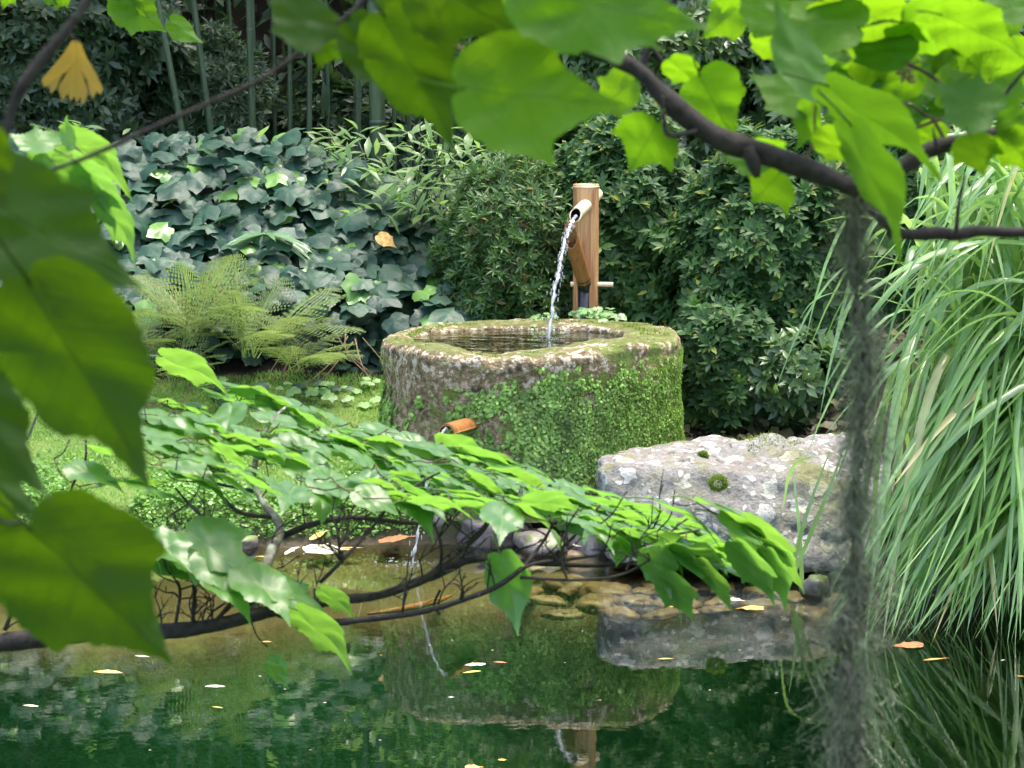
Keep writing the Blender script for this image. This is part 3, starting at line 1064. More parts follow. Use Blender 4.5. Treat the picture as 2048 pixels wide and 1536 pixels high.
a = spout_end + Vector((0.004, 0.02, -0.008))
stream('water_jet', a, W(1096, 678, 0.811), 'thin beaded water jet falling from bamboo spout into the basin', 0.0090, 0.0080, 0.012, 3.0, 3)
stream('water_trickle', outlet_end + Vector((0, 0.01, 0.02)), SPLASH, 'thin water trickle falling from basin outlet into the pond', 0.0055, 0.0065, 0.006, 1.0, 8)


def splash():
    rg = np.random.default_rng(5)
    t = thing('water_splash', 'small white splash where the trickle meets the pond', 'splash', tuple(SPLASH))
    mb = MB()
    for k in range(34):
        a = rg.uniform(0, 6.28); r = abs(rg.normal()) * 0.05
        x, y = SPLASH.x - 0.04 + r * math.cos(a) * 1.6, SPLASH.y + r * math.sin(a)
        h = abs(rg.normal()) * 0.012
        s = rg.uniform(.0012, .003)
        V, F = tube_geo([(x - s * 2.2, y, h + .001), (x - s, y, h + s * .8), (x + s, y, h + s * .8), (x + s * 2.2, y, h + .001)], [.0004, s, s, .0004], 6)
        mb.add(V, F)
    part('droplets', mb.mesh('droplets', M['stream']), t, kind='stuff')


splash()

# ------------------------------------------------------------------ boulder and stones
def boulder():
    nx, ny, nz = 70, 40, 22
    # eight corners: x left/right, y front/back, bottom/top
    C8 = {}
    C8[0, 0, 1] = P(1207, 925, 9.14); C8[1, 0, 1] = P(1780, 968, 9.10)
    C8[0, 1, 1] = P(1215, 893, 9.75); C8[1, 1, 1] = P(1800, 838, 9.95)
    C8[0, 0, 0] = P(1212, 1128, 9.00); C8[1, 0, 0] = P(1770, 1158, 8.88)
    C8[0, 1, 0] = Vector((C8[0, 1, 1].x, 9.8, -0.05)); C8[1, 1, 0] = Vector((C8[1, 1, 1].x, 9.9, -0.05))
    cen = sum(C8.values(), Vector()) / 8

    def tri(u, v, w_):
        p = Vector()
        for i in (0, 1):
            for j in (0, 1):
                for k in (0, 1):
                    p += C8[i, j, k] * ((u if i else 1 - u) * (v if j else 1 - v) * (w_ if k else 1 - w_))
        return p
    idx, V, F = {}, [], []

    def vid(i, j, k):
        key = (i, j, k)
        if key in idx: return idx[key]
        u, v, w_ = i / nx, j / ny, k / nz
        # round the edges: pull towards an ellipsoid near the corners
        q = Vector((2 * u - 1, 2 * v - 1, 2 * w_ - 1))
        m = max(abs(q.x), abs(q.y), abs(q.z))
        l = (abs(q.x) ** 9 + abs(q.y) ** 9 + abs(q.z) ** 9) ** (1 / 9)
        q *= m / l
        p = tri((q.x + 1) / 2, (q.y + 1) / 2, (q.z + 1) / 2)
        dr = (p - cen); dr.x *= 0.5; dr.normalize()
        d = 0.06 * noise.noise(p * 2.3 + Vector((4, 0, 0))) + 0.034 * noise.noise(p * 6) + 0.02 * noise.noise(p * 14) + 0.010 * noise.noise(p * 34)
        cr = abs(noise.noise(Vector((p.x * 2.5, p.y * 2.0, p.z * 6 + 3))))
        d -= 0.02 * max(0, 1 - cr * 14)
        V.append(tuple(p + dr * d))
        idx[key] = len(V) - 1
        return idx[key]

    def face(fn, a, b):
        for i in range(a):
            for j in range(b):
                F.append((fn(i, j), fn(i + 1, j), fn(i + 1, j + 1), fn(i, j + 1)))
    face(lambda i, j: vid(i, j, nz), nx, ny); face(lambda i, j: vid(i, ny - j, 0), nx, ny)
    face(lambda i, j: vid(i, 0, j), nx, nz); face(lambda i, j: vid(nx - i, ny, j), nx, nz)
    face(lambda i, j: vid(0, ny - i, j), ny, nz); face(lambda i, j: vid(nx, i, j), ny, nz)
    t = thing('boulder', 'large flat topped grey boulder with white lichen beside the basin', 'boulder', (1.0, 9.4, 0))
    rock = part('rock', mesh_np('rock', V, F, M['boulder']), t)
    # small round moss cushions
    for (px, py, Y, r, lab) in ((1436, 966, 9.0, 0.032, 'round green moss cushion on the boulder edge'), (1345, 915, 9.32, 0.02, None), (1405, 912, 9.35, 0.018, None)):
        c = P(px, py, Y)
        n = 1400
        d = unit(n)
        loc = np.array(c) + d * np.array([1, .8, .85]) * r * (1 + .12 * rng.standard_normal((n, 1)))
        Vv, Ff = cloud([tpl_lance(.5)], loc, d + .6 * unit(n), unit(n), rng.uniform(.006, .011, n))
        part('moss_cushion', mesh_np('moss_cushion', Vv, Ff, M['moss_fine']), rock, kind='stuff', label=lab)
    # thin moss carpet along the back of its top
    n = 4200
    u, v = rng.uniform(0.1, 1, n), rng.beta(2.2, 1.2, n)
    loc, tops = [], sorted(V, key=lambda p: p[0])
    tp = np.array([p for p in V if p[2] > 0.3])
    keep = []
    for p in tp[rng.integers(0, len(tp), 9000)]:
        if noise.noise((p[0] * 3.2, p[1] * 3.2, 1)) + 1.4 * (p[1] - 9.62) + 0.5 * (p[0] - 1.0) > 0.22 and p[2] > 0.40: keep.append(p)
    keep = np.array(keep)
    keep = keep + rng.normal(0, .008, keep.shape) * np.array([1, 1, .15])
    Vv, Ff = cloud([tpl_lance(.4)], keep, np.array([0, 0, 1.]) + .8 * unit(len(keep)), unit(len(keep)), rng.uniform(.006, .014, len(keep)))
    part('moss_carpet', mesh_np('moss_carpet', Vv, Ff, M['moss_fine']), rock, kind='stuff')


boulder()


def stone_geo(seed, sx=1, sy=1, sz=1, rough=0.2, sub=14):
    V, F = [], []
    n, m = sub * 2, sub
    for i in range(m + 1):
        ph = math.pi * i / m
        for j in range(n):
            th = 2 * math.pi * j / n
            d = Vector((math.sin(ph) * math.cos(th), math.sin(ph) * math.sin(th), math.cos(ph)))
            k = 1 + rough * noise.noise(d * 1.3 + Vector((seed * 3.7, 0, 0))) + rough * .5 * noise.noise(d * 3 + Vector((seed, 5, 0)))
            e = Vector([math.copysign(abs(c) ** 0.8, c) for c in d])
            V.append((e.x * sx * k, e.y * sy * k, e.z * sz * k))
    for i in range(m):
        for j in range(n):
            F.append((i * n + j, (i + 1) * n + j, (i + 1) * n + (j + 1) % n, i * n + (j + 1) % n))
    return V, F


COB = [mesh_np('cobble', *stone_geo(s, 1, .75, .26, .42, 9), M['cobble']) for s in range(6)]
BST = [mesh_np('bank_stone', *stone_geo(s + 20, 1, .8, .7, .4, 12), M['bank_stone']) for s in range(5)]


def MS(loc, rz, s, tilt=0.0):
    return Matrix.Translation(loc) @ Matrix.Rotation(rz, 4, 'Z') @ Matrix.Rotation(tilt, 4, 'X') @ Matrix.Diagonal((*s, 1))


# brown stones lying in the shallow water in front of the boulder
k = 0
for row, py in enumerate((1118, 1136, 1154, 1172, 1192, 1212)):
    x0 = 960 + 22 * row
    px = x0 + random.uniform(-20, 20)
    while px < 1640:
        wpx = random.uniform(40, 120)
        p = W(px + wpx / 2, py + random.uniform(-4, 4), -0.03)
        hw = wpx / 2 / (F_PX / p.y) * 1.02
        if p.y < 9.65:
            o = single('cobble', COB[k % 6], 'flat brown cobble lying in the shallow water before the boulder', 'stone',
                       MS((p.x, p.y, -0.062 + 0.02 * random.random() + (0.025 if row < 2 else 0)), random.uniform(0, 6.28), (hw, hw * random.uniform(.7, 1), hw * random.uniform(.7, 1.1)), random.uniform(-.1, .1)),
                       'flat brown cobbles under the shallow water')
            k += 1
        px += wpx * random.uniform(.8, 1.3)

stones = [(262, 1052, 26, .85, 'small dark stone at the water edge below the near leaves'),
          (470, 1078, 44, .5, 'low brown stone at the lawn edge left of the grey stem'),
          (600, 1062, 52, .75, 'grey brown stone on the waterline right of the pale forked stem'),
          (415, 1062, 34, .7, 'small grey stone at the lawn edge behind dark twigs'),
          (690, 1060, 38, .6, 'dark stone at the waterline behind the yellow leaf'),
          (880, 1050, 60, .9, 'dark wet stone under the basin beside the trickle'),
          (985, 1058, 70, .8, 'dark shaded stone under the front of the basin'),
          (1080, 1075, 62, .55, 'reddish flat stone at the waterline under the basin'),
          (1180, 1070, 66, .7, 'grey stone between basin foot and boulder at the waterline'),
          (1632, 1172, 34, .95, 'rounded grey stone in the water left of the hanging moss'),
          (60, 1075, 50, .5, 'low stone on the waterline near the left picture edge'),
          (150, 1070, 36, .6, 'small pale stone on the left waterline behind the near leaf')]
for i, (px, py, r, hz, lab) in enumerate(stones):
    p = W(px, py + r * .4, 0.0) if px != 1632 else W(px, py + 14, 0.0)
    s = r / (F_PX / p.y)
    single('bank_stone', BST[i % 5], lab, 'stone', MS((p.x, p.y, s * hz * .3), random.uniform(0, 6), (s, s * .9, s * hz * 1.25)), 'stones along the waterline')


def brown_streak():  # slim tapered brown streak just below the water surface
    mb = MB()
    pts = [W(735, 1228, -.06), W(800, 1219, -.05), W(870, 1203, -.052), W(905, 1190, -.06)]
    sp = smooth_path([tuple(p) for p in pts], 6)
    mb.tube(sp, [0.004 + 0.010 * math.sin(math.pi * i / (len(sp) - 1)) * (1 + .5 * noise.noise((i * .7, 0, 0))) for i in range(len(sp))], 8)
    single('sunken_streak', mb.mesh('sunken_streak', M['litter_brown']), 'reddish brown streak lying under the thin twigs', 'branch')


brown_streak()

# ------------------------------------------------------------------ lawn and ground cover
def lawn():
    n = 52000
    x, y = rng.uniform(-3.2, 0.2, n), rng.uniform(9.66, 11.25, n)
    z = np.array([ground_z(a, b) for a, b in zip(x, y)])
    ok = (np.hypot(x - BC.x, y - BC.y) > 0.70) & (z > 0.05)
    x, y, z = x[ok], y[ok], z[ok]
    m = np.array([noise.noise((a * 3, b * 3, 0)) for a, b in zip(x, y)])
    loc = np.stack([x, y, z - .002], 1)
    ax = np.array([0, 0, 1.0]) + .75 * unit(len(x))
    V, F = cloud([tpl_lance(.16, .02, .25), tpl_lance(.22, .03, .1)], loc, ax, unit(len(x)), rng.uniform(.012, .03, len(x)) * (1 + .5 * m))
    single('lawn', mesh_np('lawn', V, F, M['lawn']), 'short bright mossy lawn on the pond bank left of the basin', 'lawn', kind='stuff')
    # leafy ground cover near the water
    n = 16000
    x = rng.uniform(-3.2, 0.0, n); d = rng.beta(1.1, 2.2, n) * 0.62
    y = np.array([bank_y(a) for a in x]) + 0.03 + d
    dens = np.array([noise.noise((a * 2.5, b * 3, 4)) for a, b in zip(x, y)]) + .25 - d * .4
    ok = (dens > 0) & (np.hypot(x - BC.x, y - BC.y) > .69)
    x, y = x[ok], y[ok]
    z = np.array([ground_z(a, b) for a, b in zip(x, y)]) + rng.uniform(.004, .045, len(x))
    V, F = cloud([tpl_round(6, .05), tpl_lance(.6, .06, .1)], np.stack([x, y, z], 1), unit(len(x)) * np.array([1, 1, .4]), np.array([0, -.5, 1.]) + .6 * unit(len(x)), rng.uniform(.011, .024, len(x)))
    single('ground_cover', mesh_np('ground_cover', V, F, M['cover']), 'small round leaved ground cover on the bank above the waterline', 'ground cover', kind='stuff')


lawn()

# ------------------------------------------------------------------ ivy bank
IVY = [tpl_ivy(np.random.default_rng(s + 50)) for s in range(6)]
IVY_M = [mesh_np('ivy_leaf', v, f, M['ivy']) for v, f in IVY]
IVY_Y = [mesh_np('ivy_leaf', v, f, M['ivy_young']) for v, f in IVY[:3]]


def ivy_top(px):
    pts = [(-400, 285), (0, 290), (230, 290), (400, 268), (560, 268), (650, 310), (760, 355), (880, 385), (940, 440), (985, 520), (1030, 640)]
    for (a, b), (c, d) in zip(pts, pts[1:]):
        if a <= px <= c: return b + (d - b) * (px - a) / (c - a)
    return pts[-1][1]


def ivy_foot(px):
    return 735 + 12 * math.sin(px * .011)


def ivy_surface(px, v):
    """v = 0 foot, 1 crest; returns world point on the ivy mass"""
    t, f = ivy_top(px), ivy_foot(px)
    py = f + (t - f) * v
    Y = 11.15 + 1.25 * v ** 1.15 + 0.10 * noise.noise((px * .012, v * 5, 0)) - 0.14 * sstep(0.0, 0.35, v) * sstep(0.6, 0.35, v)
    return P(px, py, Y)


def ivy():
    t = thing('ivy_bank', 'blue green bank of broad ivy leaves behind the ferns', 'ivy', tuple(ivy_surface(500, 0)))
    n = 1500
    px, v = rng.uniform(-380, 1010, n), np.sqrt(rng.uniform(0.02, 1, n))
    rec = []
    for a, b in zip(px, v):
        if b < 0.28 and noise.noise((a * .01, b * 4, 2)) < 0.12: continue       # dark gap under the overhang
        p = ivy_surface(a, b)
        p += Vector((0, -0.10, 0.03)) * abs(rng.normal()) * .6
        nrm = Vector((rng.normal() * .34, -0.80 + rng.normal() * .32, 0.80))
        ax = Vector((rng.normal() * .8, -0.75, -0.45 + rng.normal() * .3))
        s = rng.uniform(.085, .175) * (1.0 if b > .2 else .8)
        rec.append((p, ax, nrm, s, rng.random(), 0 <= a <= 960))
    rec.sort(key=lambda r: -(r[3] * (1 if r[5] else .3)))
    for i, (p, ax, nrm, s, q, vis) in enumerate(rec[:300]):
        me = IVY_Y[i % 3] if q < 0.09 else IVY_M[i % 6]
        part('ivy_leaf', me, t, M4(p, ax, nrm, s))
    rest = rec[300:]
    for nm, mt, sel in (('ivy_foliage', 'ivy', [r for r in rest if r[4] >= .09]), ('young_ivy_foliage', 'ivy_young', [r for r in rest if r[4] < .09])):
        V, F = cloud(IVY, [tuple(r[0]) for r in sel], [tuple(r[1]) for r in sel], [tuple(r[2]) for r in sel], [r[3] for r in sel])
        part(nm, mesh_np(nm, V, F, M[mt]), t, kind='stuff')
    # deep dark leaves behind, closing the gaps
    n = 2600
    px, v = rng.uniform(-400, 1000, n), rng.uniform(0.12, .97, n)
    loc = np.array([tuple(ivy_surface(a, b) + Vector((0, rng.uniform(.08, .3), rng.uniform(-.15, -.02)))) for a, b in zip(px, v)])
    V, F = cloud(IVY, loc, np.array([0, -.5, -.6]) + .6 * unit(n), np.array([0, -.5, .7]) + .5 * unit(n), rng.uniform(.07, .13, n))
    part('inner_foliage', mesh_np('inner_foliage', V, F, M['ivy']), t, kind='stuff')
    # bare stems and roots under the overhang
    for i in range(16):
        a = random.uniform(560, 760) if i < 11 else random.uniform(100, 500)
        p0 = P(a, random.uniform(655, 690), 11.2); p1 = P(a + random.uniform(-80, 80), random.uniform(735, 775), 11.1)
        mid = p0.lerp(p1, .5) + Vector((random.uniform(-.05, .05), random.uniform(-.06, .02), 0))
        mb = MB(); sp = smooth_path([tuple(p0), tuple(mid), tuple(p1)], 5)
        mb.tube(sp, random.uniform(.0018, .0042), 6)
        part('ivy_stem', mb.mesh('ivy_stem', M['root']), t)


ivy()

# ------------------------------------------------------------------ ferns
def frond_mesh(seed):
    rg = np.random.default_rng(seed)
    V, F = [], []

    def quad(a, b, c, d):
        o = len(V); V.extend([a, b, c, d]); F.append((o, o + 1, o + 2)); F.append((o, o + 2, o + 3))
    n = 19
    arch = rg.uniform(.25, .55)
    cur = lambda u: Vector((0.05 * math.sin(u * 3 + seed), u * (1 - .12 * u), .28 * u - arch * u * u))
    for i in range(n):
        u0, u1 = i / n, (i + 1) / n
        a, b = cur(u0), cur(u1)
        w_ = .006 * (1 - u0) + .0015
        quad(tuple(a + Vector((-w_, 0, 0))), tuple(a + Vector((w_, 0, 0))), tuple(b + Vector((w_, 0, 0))), tuple(b + Vector((-w_, 0, 0))))
        if u0 < .16: continue
        L = .26 * math.sin(math.pi * min(1, (u0 - .08) / .95)) ** .75 * (1 - .25 * u0) + .01
        for s in (-1, 1):
            dirv = Vector((s, .42 + rg.normal() * .06, -.18 - .15 * rg.random())).normalized()
            m = 8
            for k in range(m):
                v0, v1 = k / m, (k + .8) / m
                w2 = .030 * (1 - v0 * .8)
                p0, p1 = a + dirv * (L * v0), a + dirv * (L * v1)
                dz = Vector((0, 0, -.10 * L * v0 * v0))
                f = Vector((0, 1, .05))
                # paired leaflets each side of the pinna
                o = len(V)
                V.extend([tuple(p0 + dz), tuple(p0 + dz + f * w2 + dirv * (L * .06)), tuple(p1 + dz), tuple(p0 + dz - f * w2 + dirv * (L * .06))])
                F.append((o, o + 2, o + 1)); F.append((o, o + 3, o + 2))
    return mesh_np('frond', np.array(V), np.array(F), M['fern'])


FRONDS = [frond_mesh(s) for s in range(5)]


def fern(px, py, Y, n, L, label, bias=(0, 0), spread=1.0):
    c = P(px, py, Y)
    t = thing('fern', label, 'fern', tuple(c), 'ferns under the ivy bank')
    for i in range(n):
        az = 2 * math.pi * (i + random.uniform(-.3, .3)) / n
        d = Vector((math.cos(az) + bias[0], math.sin(az) * .8 + bias[1], random.uniform(.35, 1.25) / spread))
        up = Vector((-d.x * .5, -d.y * .5, 1.0)) + Vector((random.uniform(-.25, .25), random.uniform(-.25, .25), 0))
        part('frond', FRONDS[random.randrange(5)], t, M4(c + Vector((random.uniform(-.03, .03), random.uniform(-.03, .03), 0)), d, up, L * random.uniform(.75, 1.15)))


fern(250, 735, 10.9, 14, .55, 'yellow green fern at left, partly behind the near dark leaf', (.1, -.2))
fern(380, 690, 10.9, 15, .64, 'tall feathery fern in front of the ivy, right of the near leaf', (.2, -.15), .8)
fern(500, 715, 10.85, 15, .62, 'arching fern nearest the stone basin at the ivy foot', (.35, -.15))
fern(340, 775, 10.7, 12, .42, 'low pale fern at the lawn edge beneath the taller ferns', (.2, -.3))
fern(585, 745, 10.8, 13, .42, 'low spreading fern between the arching fern and the basin', (.5, -.25), 1.5)
fern(60, 740, 11.1, 10, .45, 'fern almost hidden by the near leaves at the left edge', (0, -.2))

# ------------------------------------------------------------------ palm seedling and dwarf bamboo
def palm():
    c = P(528, 470, 11.55)
    root = P(520, 640, 11.9)
    t = thing('palm_seedling', 'small fan palm seedling with drooping fingers among the ivy leaves', 'palm', tuple(root))
    mb = MB(); mb.tube(smooth_path([tuple(root), tuple(root.lerp(c, .6) + Vector((0, .05, .08))), tuple(c)], 6), .005, 6)
    part('stalk', mb.mesh('stalk', M['palm']), t)
    for i in range(13):
        a = R(-100 + 200 * i / 12)
        d = Vector((math.sin(a) * 1.0 + .1, -.35, math.cos(a) * .35 - .25))
        L = .26 * random.uniform(.85, 1.1)
        V, F = [], []
        for k in range(7):
            u = k / 6
            w_ = .017 * (math.sin(math.pi * min(1, u * .75 + .18)) if u < 1 else 0.02)
            p = Vector((0, u, -.35 * u * u))
            V += [(-w_ / L, p.y, p.z + .02), (0, p.y, p.z), (w_ / L, p.y, p.z + .02)]
            if k:
                o = (k - 1) * 3
                F += [(o, o + 1, o + 4), (o, o + 4, o + 3), (o + 1, o + 2, o + 5), (o + 1, o + 5, o + 4)]
        part('leaf_finger', mesh_np('leaf_finger', V, F, M['palm']), t, M4(c, d, Vector((0, -.4, 1)), L))


palm()
LANCE = [tpl_lance(.28, .03, .2), tpl_lance(.22, .02, .35), tpl_lance(.34, .04, .1)]
DW_M = [mesh_np('leaf', v, f, M['dwarf']) for v, f in LANCE]


def dwarf(px, py, Y, n, w_px, h_px, label, s0=.125):
    c = P(px, py + h_px, Y)
    t = thing('dwarf_bamboo', label, 'dwarf bamboo', tuple(c), 'dwarf bamboo plants before the grove')
    for i in range(max(4, n // 14)):
        e = P(px + random.uniform(-.5, .5) * w_px, py + random.uniform(0, .5) * h_px, Y + random.uniform(-.2, .2))
        mb = MB(); mb.tube(smooth_path([tuple(c + Vector((random.uniform(-.15, .15), 0, 0))), tuple(c.lerp(e, .5) + Vector((random.uniform(-.06, .06), 0, .05))), tuple(e)], 5), [.004] * 6 + [.0025] * 5, 5)
        part('stem', mb.mesh('stem', M['culm_ring']), t)
    for i in range(n):
        e = P(px + random.gauss(0, .33) * w_px, py + (random.random() ** .8) * h_px, Y + random.uniform(-.3, .3))
        part('leaf', DW_M[i % 3], t, M4(e, Vector((random.uniform(-1, 1), random.uniform(-.9, .3), random.uniform(-.4, .7))), Vector((random.uniform(-.4, .4), -.3, 1)), s0 * random.uniform(.6, 1.25)))


dwarf(700, 255, 12.35, 110, 150, 130, 'pale dwarf bamboo rising from the ivy beside the thick culm')
dwarf(850, 245, 11.9, 230, 210, 200, 'bushy light green dwarf bamboo right of the thick bamboo culm')
dwarf(960, 260, 11.8, 150, 160, 190, 'light dwarf bamboo spray under the largest top leaf', .10)
dwarf(155, 235, 12.6, 26, 90, 80, 'sparse dwarf bamboo sprig at the top of the left ivy')
dwarf(255, 400, 12.0, 22, 130, 110, 'thin bamboo leaf tufts among the left ivy leaves', .08)

# ------------------------------------------------------------------ bamboo grove
culms = [(384, 14, 14.6, 15, 'dark slim bamboo culm furthest left in the grove'), (404, 62, 13.9, 18, 'leaning grey green bamboo culm in the left grove'),
         (446, 34, 14.1, 15, 'slim bamboo culm right of the leaning culm'), (512, 0, 14.0, 21, 'upright bamboo culm at the middle of the left grove'),
         (528, 3, 15.0, 14, 'thin shaded culm behind the upright middle culm'), (588, 0, 14.6, 13, 'narrow bamboo culm below the yellowish leaf'),
         (617, 0, 14.2, 18, 'grey bamboo culm below the top twig'), (706, -4, 14.5, 20, 'bamboo culm left of the thick near culm'),
         (752, 0, 13.0, 34, 'thick grey green bamboo culm standing nearest the ivy'), (790, 3, 15.2, 14, 'dark thin culm right of the thick one'),
         (868, 0, 14.8, 20, 'bamboo culm seen through the gap under the top leaves'), (890, 4, 14.3, 17, 'bamboo culm close right in the leaf gap'),
         (822, 0, 15.6, 16, 'far bamboo culm in deep shade'), (655, 0, 15.8, 13, 'far thin culm in the dark of the grove'),
         (470, 5, 15.6, 12, 'faint far culm among the undergrowth'), (300, -6, 15.5, 12, 'faint far culm left of the leaning one'),
         (905, -3, 15.0, 14, 'culm half hidden by the hanging leaf tip'), (560, 4, 15.9, 11, 'thinnest culm deep in the grove')]
for i, (px, lean, Y, wpx, lab) in enumerate(culms):
    base = P(px, 380, Y); base.z = ground_z(base.x, Y) - .05
    r = wpx * random.uniform(.62, .9) / 2 / (F_PX / Y) if wpx < 30 else wpx / 2 / (F_PX / Y)
    lean += random.uniform(-5, 7)
    t = thing('bamboo_culm', lab, 'bamboo', tuple(base), 'bamboo culms of the grove')
    top = 6.5
    n = 16
    lx = -lean / (F_PX / Y) / 1.0
    pts, rad, nodes = [], [], []
    z, step = 0.0, random.uniform(.28, .4)
    f = lambda z: Vector((base.x + lx * (z) * .9 + .02 * math.sin(z * .8 + i) , base.y + .04 * math.sin(z * .5 + i), base.z + z))
    while z < top:
        pts += [f(z), f(z + step * .9)]; rad += [r * (1 - z / top * .35)] * 2
        nodes.append(z)
        z += step
    mb = MB(); mb.tube(pts, rad, 12)
    cu = part('culm', mb.mesh('culm', M['culm'], origin=base), t, Matrix.Translation(base))
    for zz in nodes[1:]:
        p = f(zz); rr = r * (1 - zz / top * .35)
        mb = MB(); mb.tube([p + Vector((0, 0, -.02)), p + Vector((0, 0, -.006)), p + Vector((0, 0, .006))], [rr * 1.01, rr * 1.13, rr * 1.02], 12, False)
        part('joint', mb.mesh('joint', M['culm_ring']), cu)

# ------------------------------------------------------------------ shrubs
def rosette(seed, n=7, L=1.0, w_=.30, spread=1.0):
    rg = np.random.default_rng(seed)
    VV, FF, off = [], [], 0
    for k in range(n):
        az = 2 * math.pi * k / n + rg.normal() * .25
        el = rg.uniform(.15, 1.0) / spread
        ax = np.array([[math.cos(az), el, math.sin(az)]])
        nr = np.array([[-math.cos(az) * el, 1.0, -math.sin(az) * el]]) + .2 * rg.standard_normal((1, 3))
        V, F = cloud([tpl_lance(w_ * rg.uniform(.85, 1.2), .04, .15)], np.array([[0, 0.02, 0]]), ax, nr, L * rg.uniform(.7, 1.1), np.array([0]))
        VV.append(V); FF.append(F + off); off += len(V)
    return np.vstack(VV), np.vstack(FF)


ROS = [rosette(s, 7, 1, .34) for s in range(4)]
ROS_FINE = [rosette(s + 9, 6, 1, .22, .7) for s in range(4)]
shrub_no = [0]


def shrub(name, label, cat, c, rad, n, mat, tpls, s0, nparts=0, group=None, zmin=0.2, power=2.3, flat=0.0, inner=0.5, stems=7, up=.5):
    """a shrub: rosettes of leaves through a lumpy ellipsoid, denser near its skin"""
    shrub_no[0] += 1
    sd_ = shrub_no[0] * 11.3
    cx, cy, cz = c
    gz = max(ground_z(cx, cy), 0)
    t = thing(name, label, cat, (cx, cy, gz), group)
    d = unit(n)
    d[:, 1] = np.where(rng.random(n) < .65, -np.abs(d[:, 1]), d[:, 1])
    lump = np.array([1 + .17 * noise.noise((q[0] * 2.2 + sd_, q[1] * 2.2, q[2] * 2.2)) + .16 * noise.noise((q[0] * 5 + sd_, q[1] * 5, q[2] * 5)) for q in d])
    rr = np.where(rng.random(n) < inner, rng.uniform(.55, 1.0, n) ** .6, rng.uniform(.9, 1.06, n)) * lump
    # super-ellipsoid keeps the hedge full towards its corners
    sup = (np.abs(d) ** power).sum(1) ** (-1 / power)
    loc = np.array(c) + d * sup[:, None] * rr[:, None] * np.array(rad)
    ax = d * np.array([1, 1, .8]) + np.array([0, -.15, up]) + .45 * unit(n)
    nr = unit(n)
    size = s0 * rng.uniform(.7, 1.25, n)
    ok = loc[:, 2] > zmin
    loc, ax, nr, size = loc[ok], ax[ok], nr[ok], size[ok]
    dist = (loc[:, 1] - cy) / rad[1]
    order = np.argsort(dist + .35 * rng.random(len(loc)) - size / s0 * .3)
    first, rest = order[:nparts], order[nparts:]
    if nparts:
        ms = [mesh_np('leaf_cluster', v, f, M[mat]) for v, f in tpls]
        for i, j in enumerate(first):
            part('leaf_cluster', ms[i % len(ms)], t, M4(loc[j], ax[j], nr[j], size[j]))
    V, F = cloud(tpls, loc[rest], ax[rest], nr[rest], size[rest])
    part('foliage', mesh_np('foliage', V, F, M[mat]), t, kind='stuff')
    for i in range(stems):
        e = Vector((cx + random.uniform(-.75, .75) * rad[0], cy + random.uniform(-.6, .6) * rad[1], cz + random.uniform(-.2, .6) * rad[2]))
        b = Vector((cx + random.uniform(-.3, .3) * rad[0], cy + random.uniform(-.1, .3) * rad[1], gz - .05))
        mb = MB(); sp = smooth_path([tuple(b), tuple(b.lerp(e, .5) + Vector((random.uniform(-.1, .1), random.uniform(-.1, .1), .08))), tuple(e)], 6)
        mb.tube(sp, [.016 * (1 - i_ / len(sp)) + .004 for i_ in range(len(sp))], 6)
        part('stem', mb.mesh('stem', M['stem']), t)
    return t


def S(px0, px1, py0, py1, Y, ry):
    a, b = P(px0, py1, Y), P(px1, py0, Y)
    return (((a.x + b.x) / 2, Y + ry * .6, (a.z + b.z) / 2), ((b.x - a.x) / 2, ry, (b.z - a.z) / 2))


c, r_ = S(890, 1180, 330, 800, 11.35, .5)
shrub('azalea_shrub', 'fine leaved mid green azalea directly left of the bamboo post', 'shrub', c, r_, 3800, 'hedge_fine', ROS_FINE, .058, 150, 'clipped shrubs behind the basin')
c, r_ = S(1080, 1420, 250, 900, 11.4, .55)
shrub('evergreen_shrub', 'dark evergreen shrub directly behind the bamboo post', 'shrub', c, r_, 4600, 'hedge', ROS, .066, 150, 'clipped shrubs behind the basin')
c, r_ = S(1340, 1780, 300, 920, 10.9, .55)
shrub('evergreen_shrub', 'dark evergreen shrub between bamboo post and hanging moss', 'shrub', c, r_, 4800, 'hedge', ROS, .066, 150, 'clipped shrubs behind the basin')
c, r_ = S(1350, 1560, 600, 900, 10.55, .28)
shrub('evergreen_shrub', 'low dark evergreen shrub in the gap between basin and boulder', 'shrub', c, r_, 900, 'hedge', ROS, .06, 60, 'clipped shrubs behind the basin', .3)
c, r_ = S(1660, 2300, 200, 950, 10.9, .6)
shrub('evergreen_shrub', 'shaded evergreen shrub behind the tall grass clump', 'shrub', c, r_, 4400, 'hedge', ROS, .07, 60, 'clipped shrubs behind the basin')
c, r_ = S(960, 1560, -140, 360, 12.6, .8)
shrub('pale_shrub', 'pale glossy rhododendron above the azaleas under the top leaves', 'shrub', c, r_, 5600, 'hedge_pale', ROS, .085, 150, 'tall shrubs of the upper bank')
c, r_ = S(1480, 2350, -300, 460, 12.2, .9)
shrub('pale_shrub', 'pale glossy shrub at upper right behind the thick branch', 'shrub', c, r_, 6400, 'hedge_pale', ROS, .085, 120, 'tall shrubs of the upper bank')
c, r_ = S(1500, 1700, 670, 850, 10.45, .2)
shrub('low_bush', 'low grey green bush just behind the boulder', 'bush', c, r_, 200, 'hedge_low', ROS, .085, 120, None, .3, 2.0, inner=.3, stems=4)
c, r_ = S(-500, 330, -150, 340, 14.2, .6)
shrub('undergrowth_bush', 'shaded blue green bush at upper left behind the yellow leaf', 'bush', c, r_, 5200, 'under_leaf', ROS, .095, 100, 'undergrowth of the bamboo grove', .8, inner=.7)
c, r_ = S(230, 520, 60, 340, 14.7, .4)
shrub('undergrowth_bush', 'feathery green bush between the leaning bamboo culms', 'bush', c, r_, 1800, 'under_leaf', ROS_FINE, .08, 60, 'undergrowth of the bamboo grove', .8)
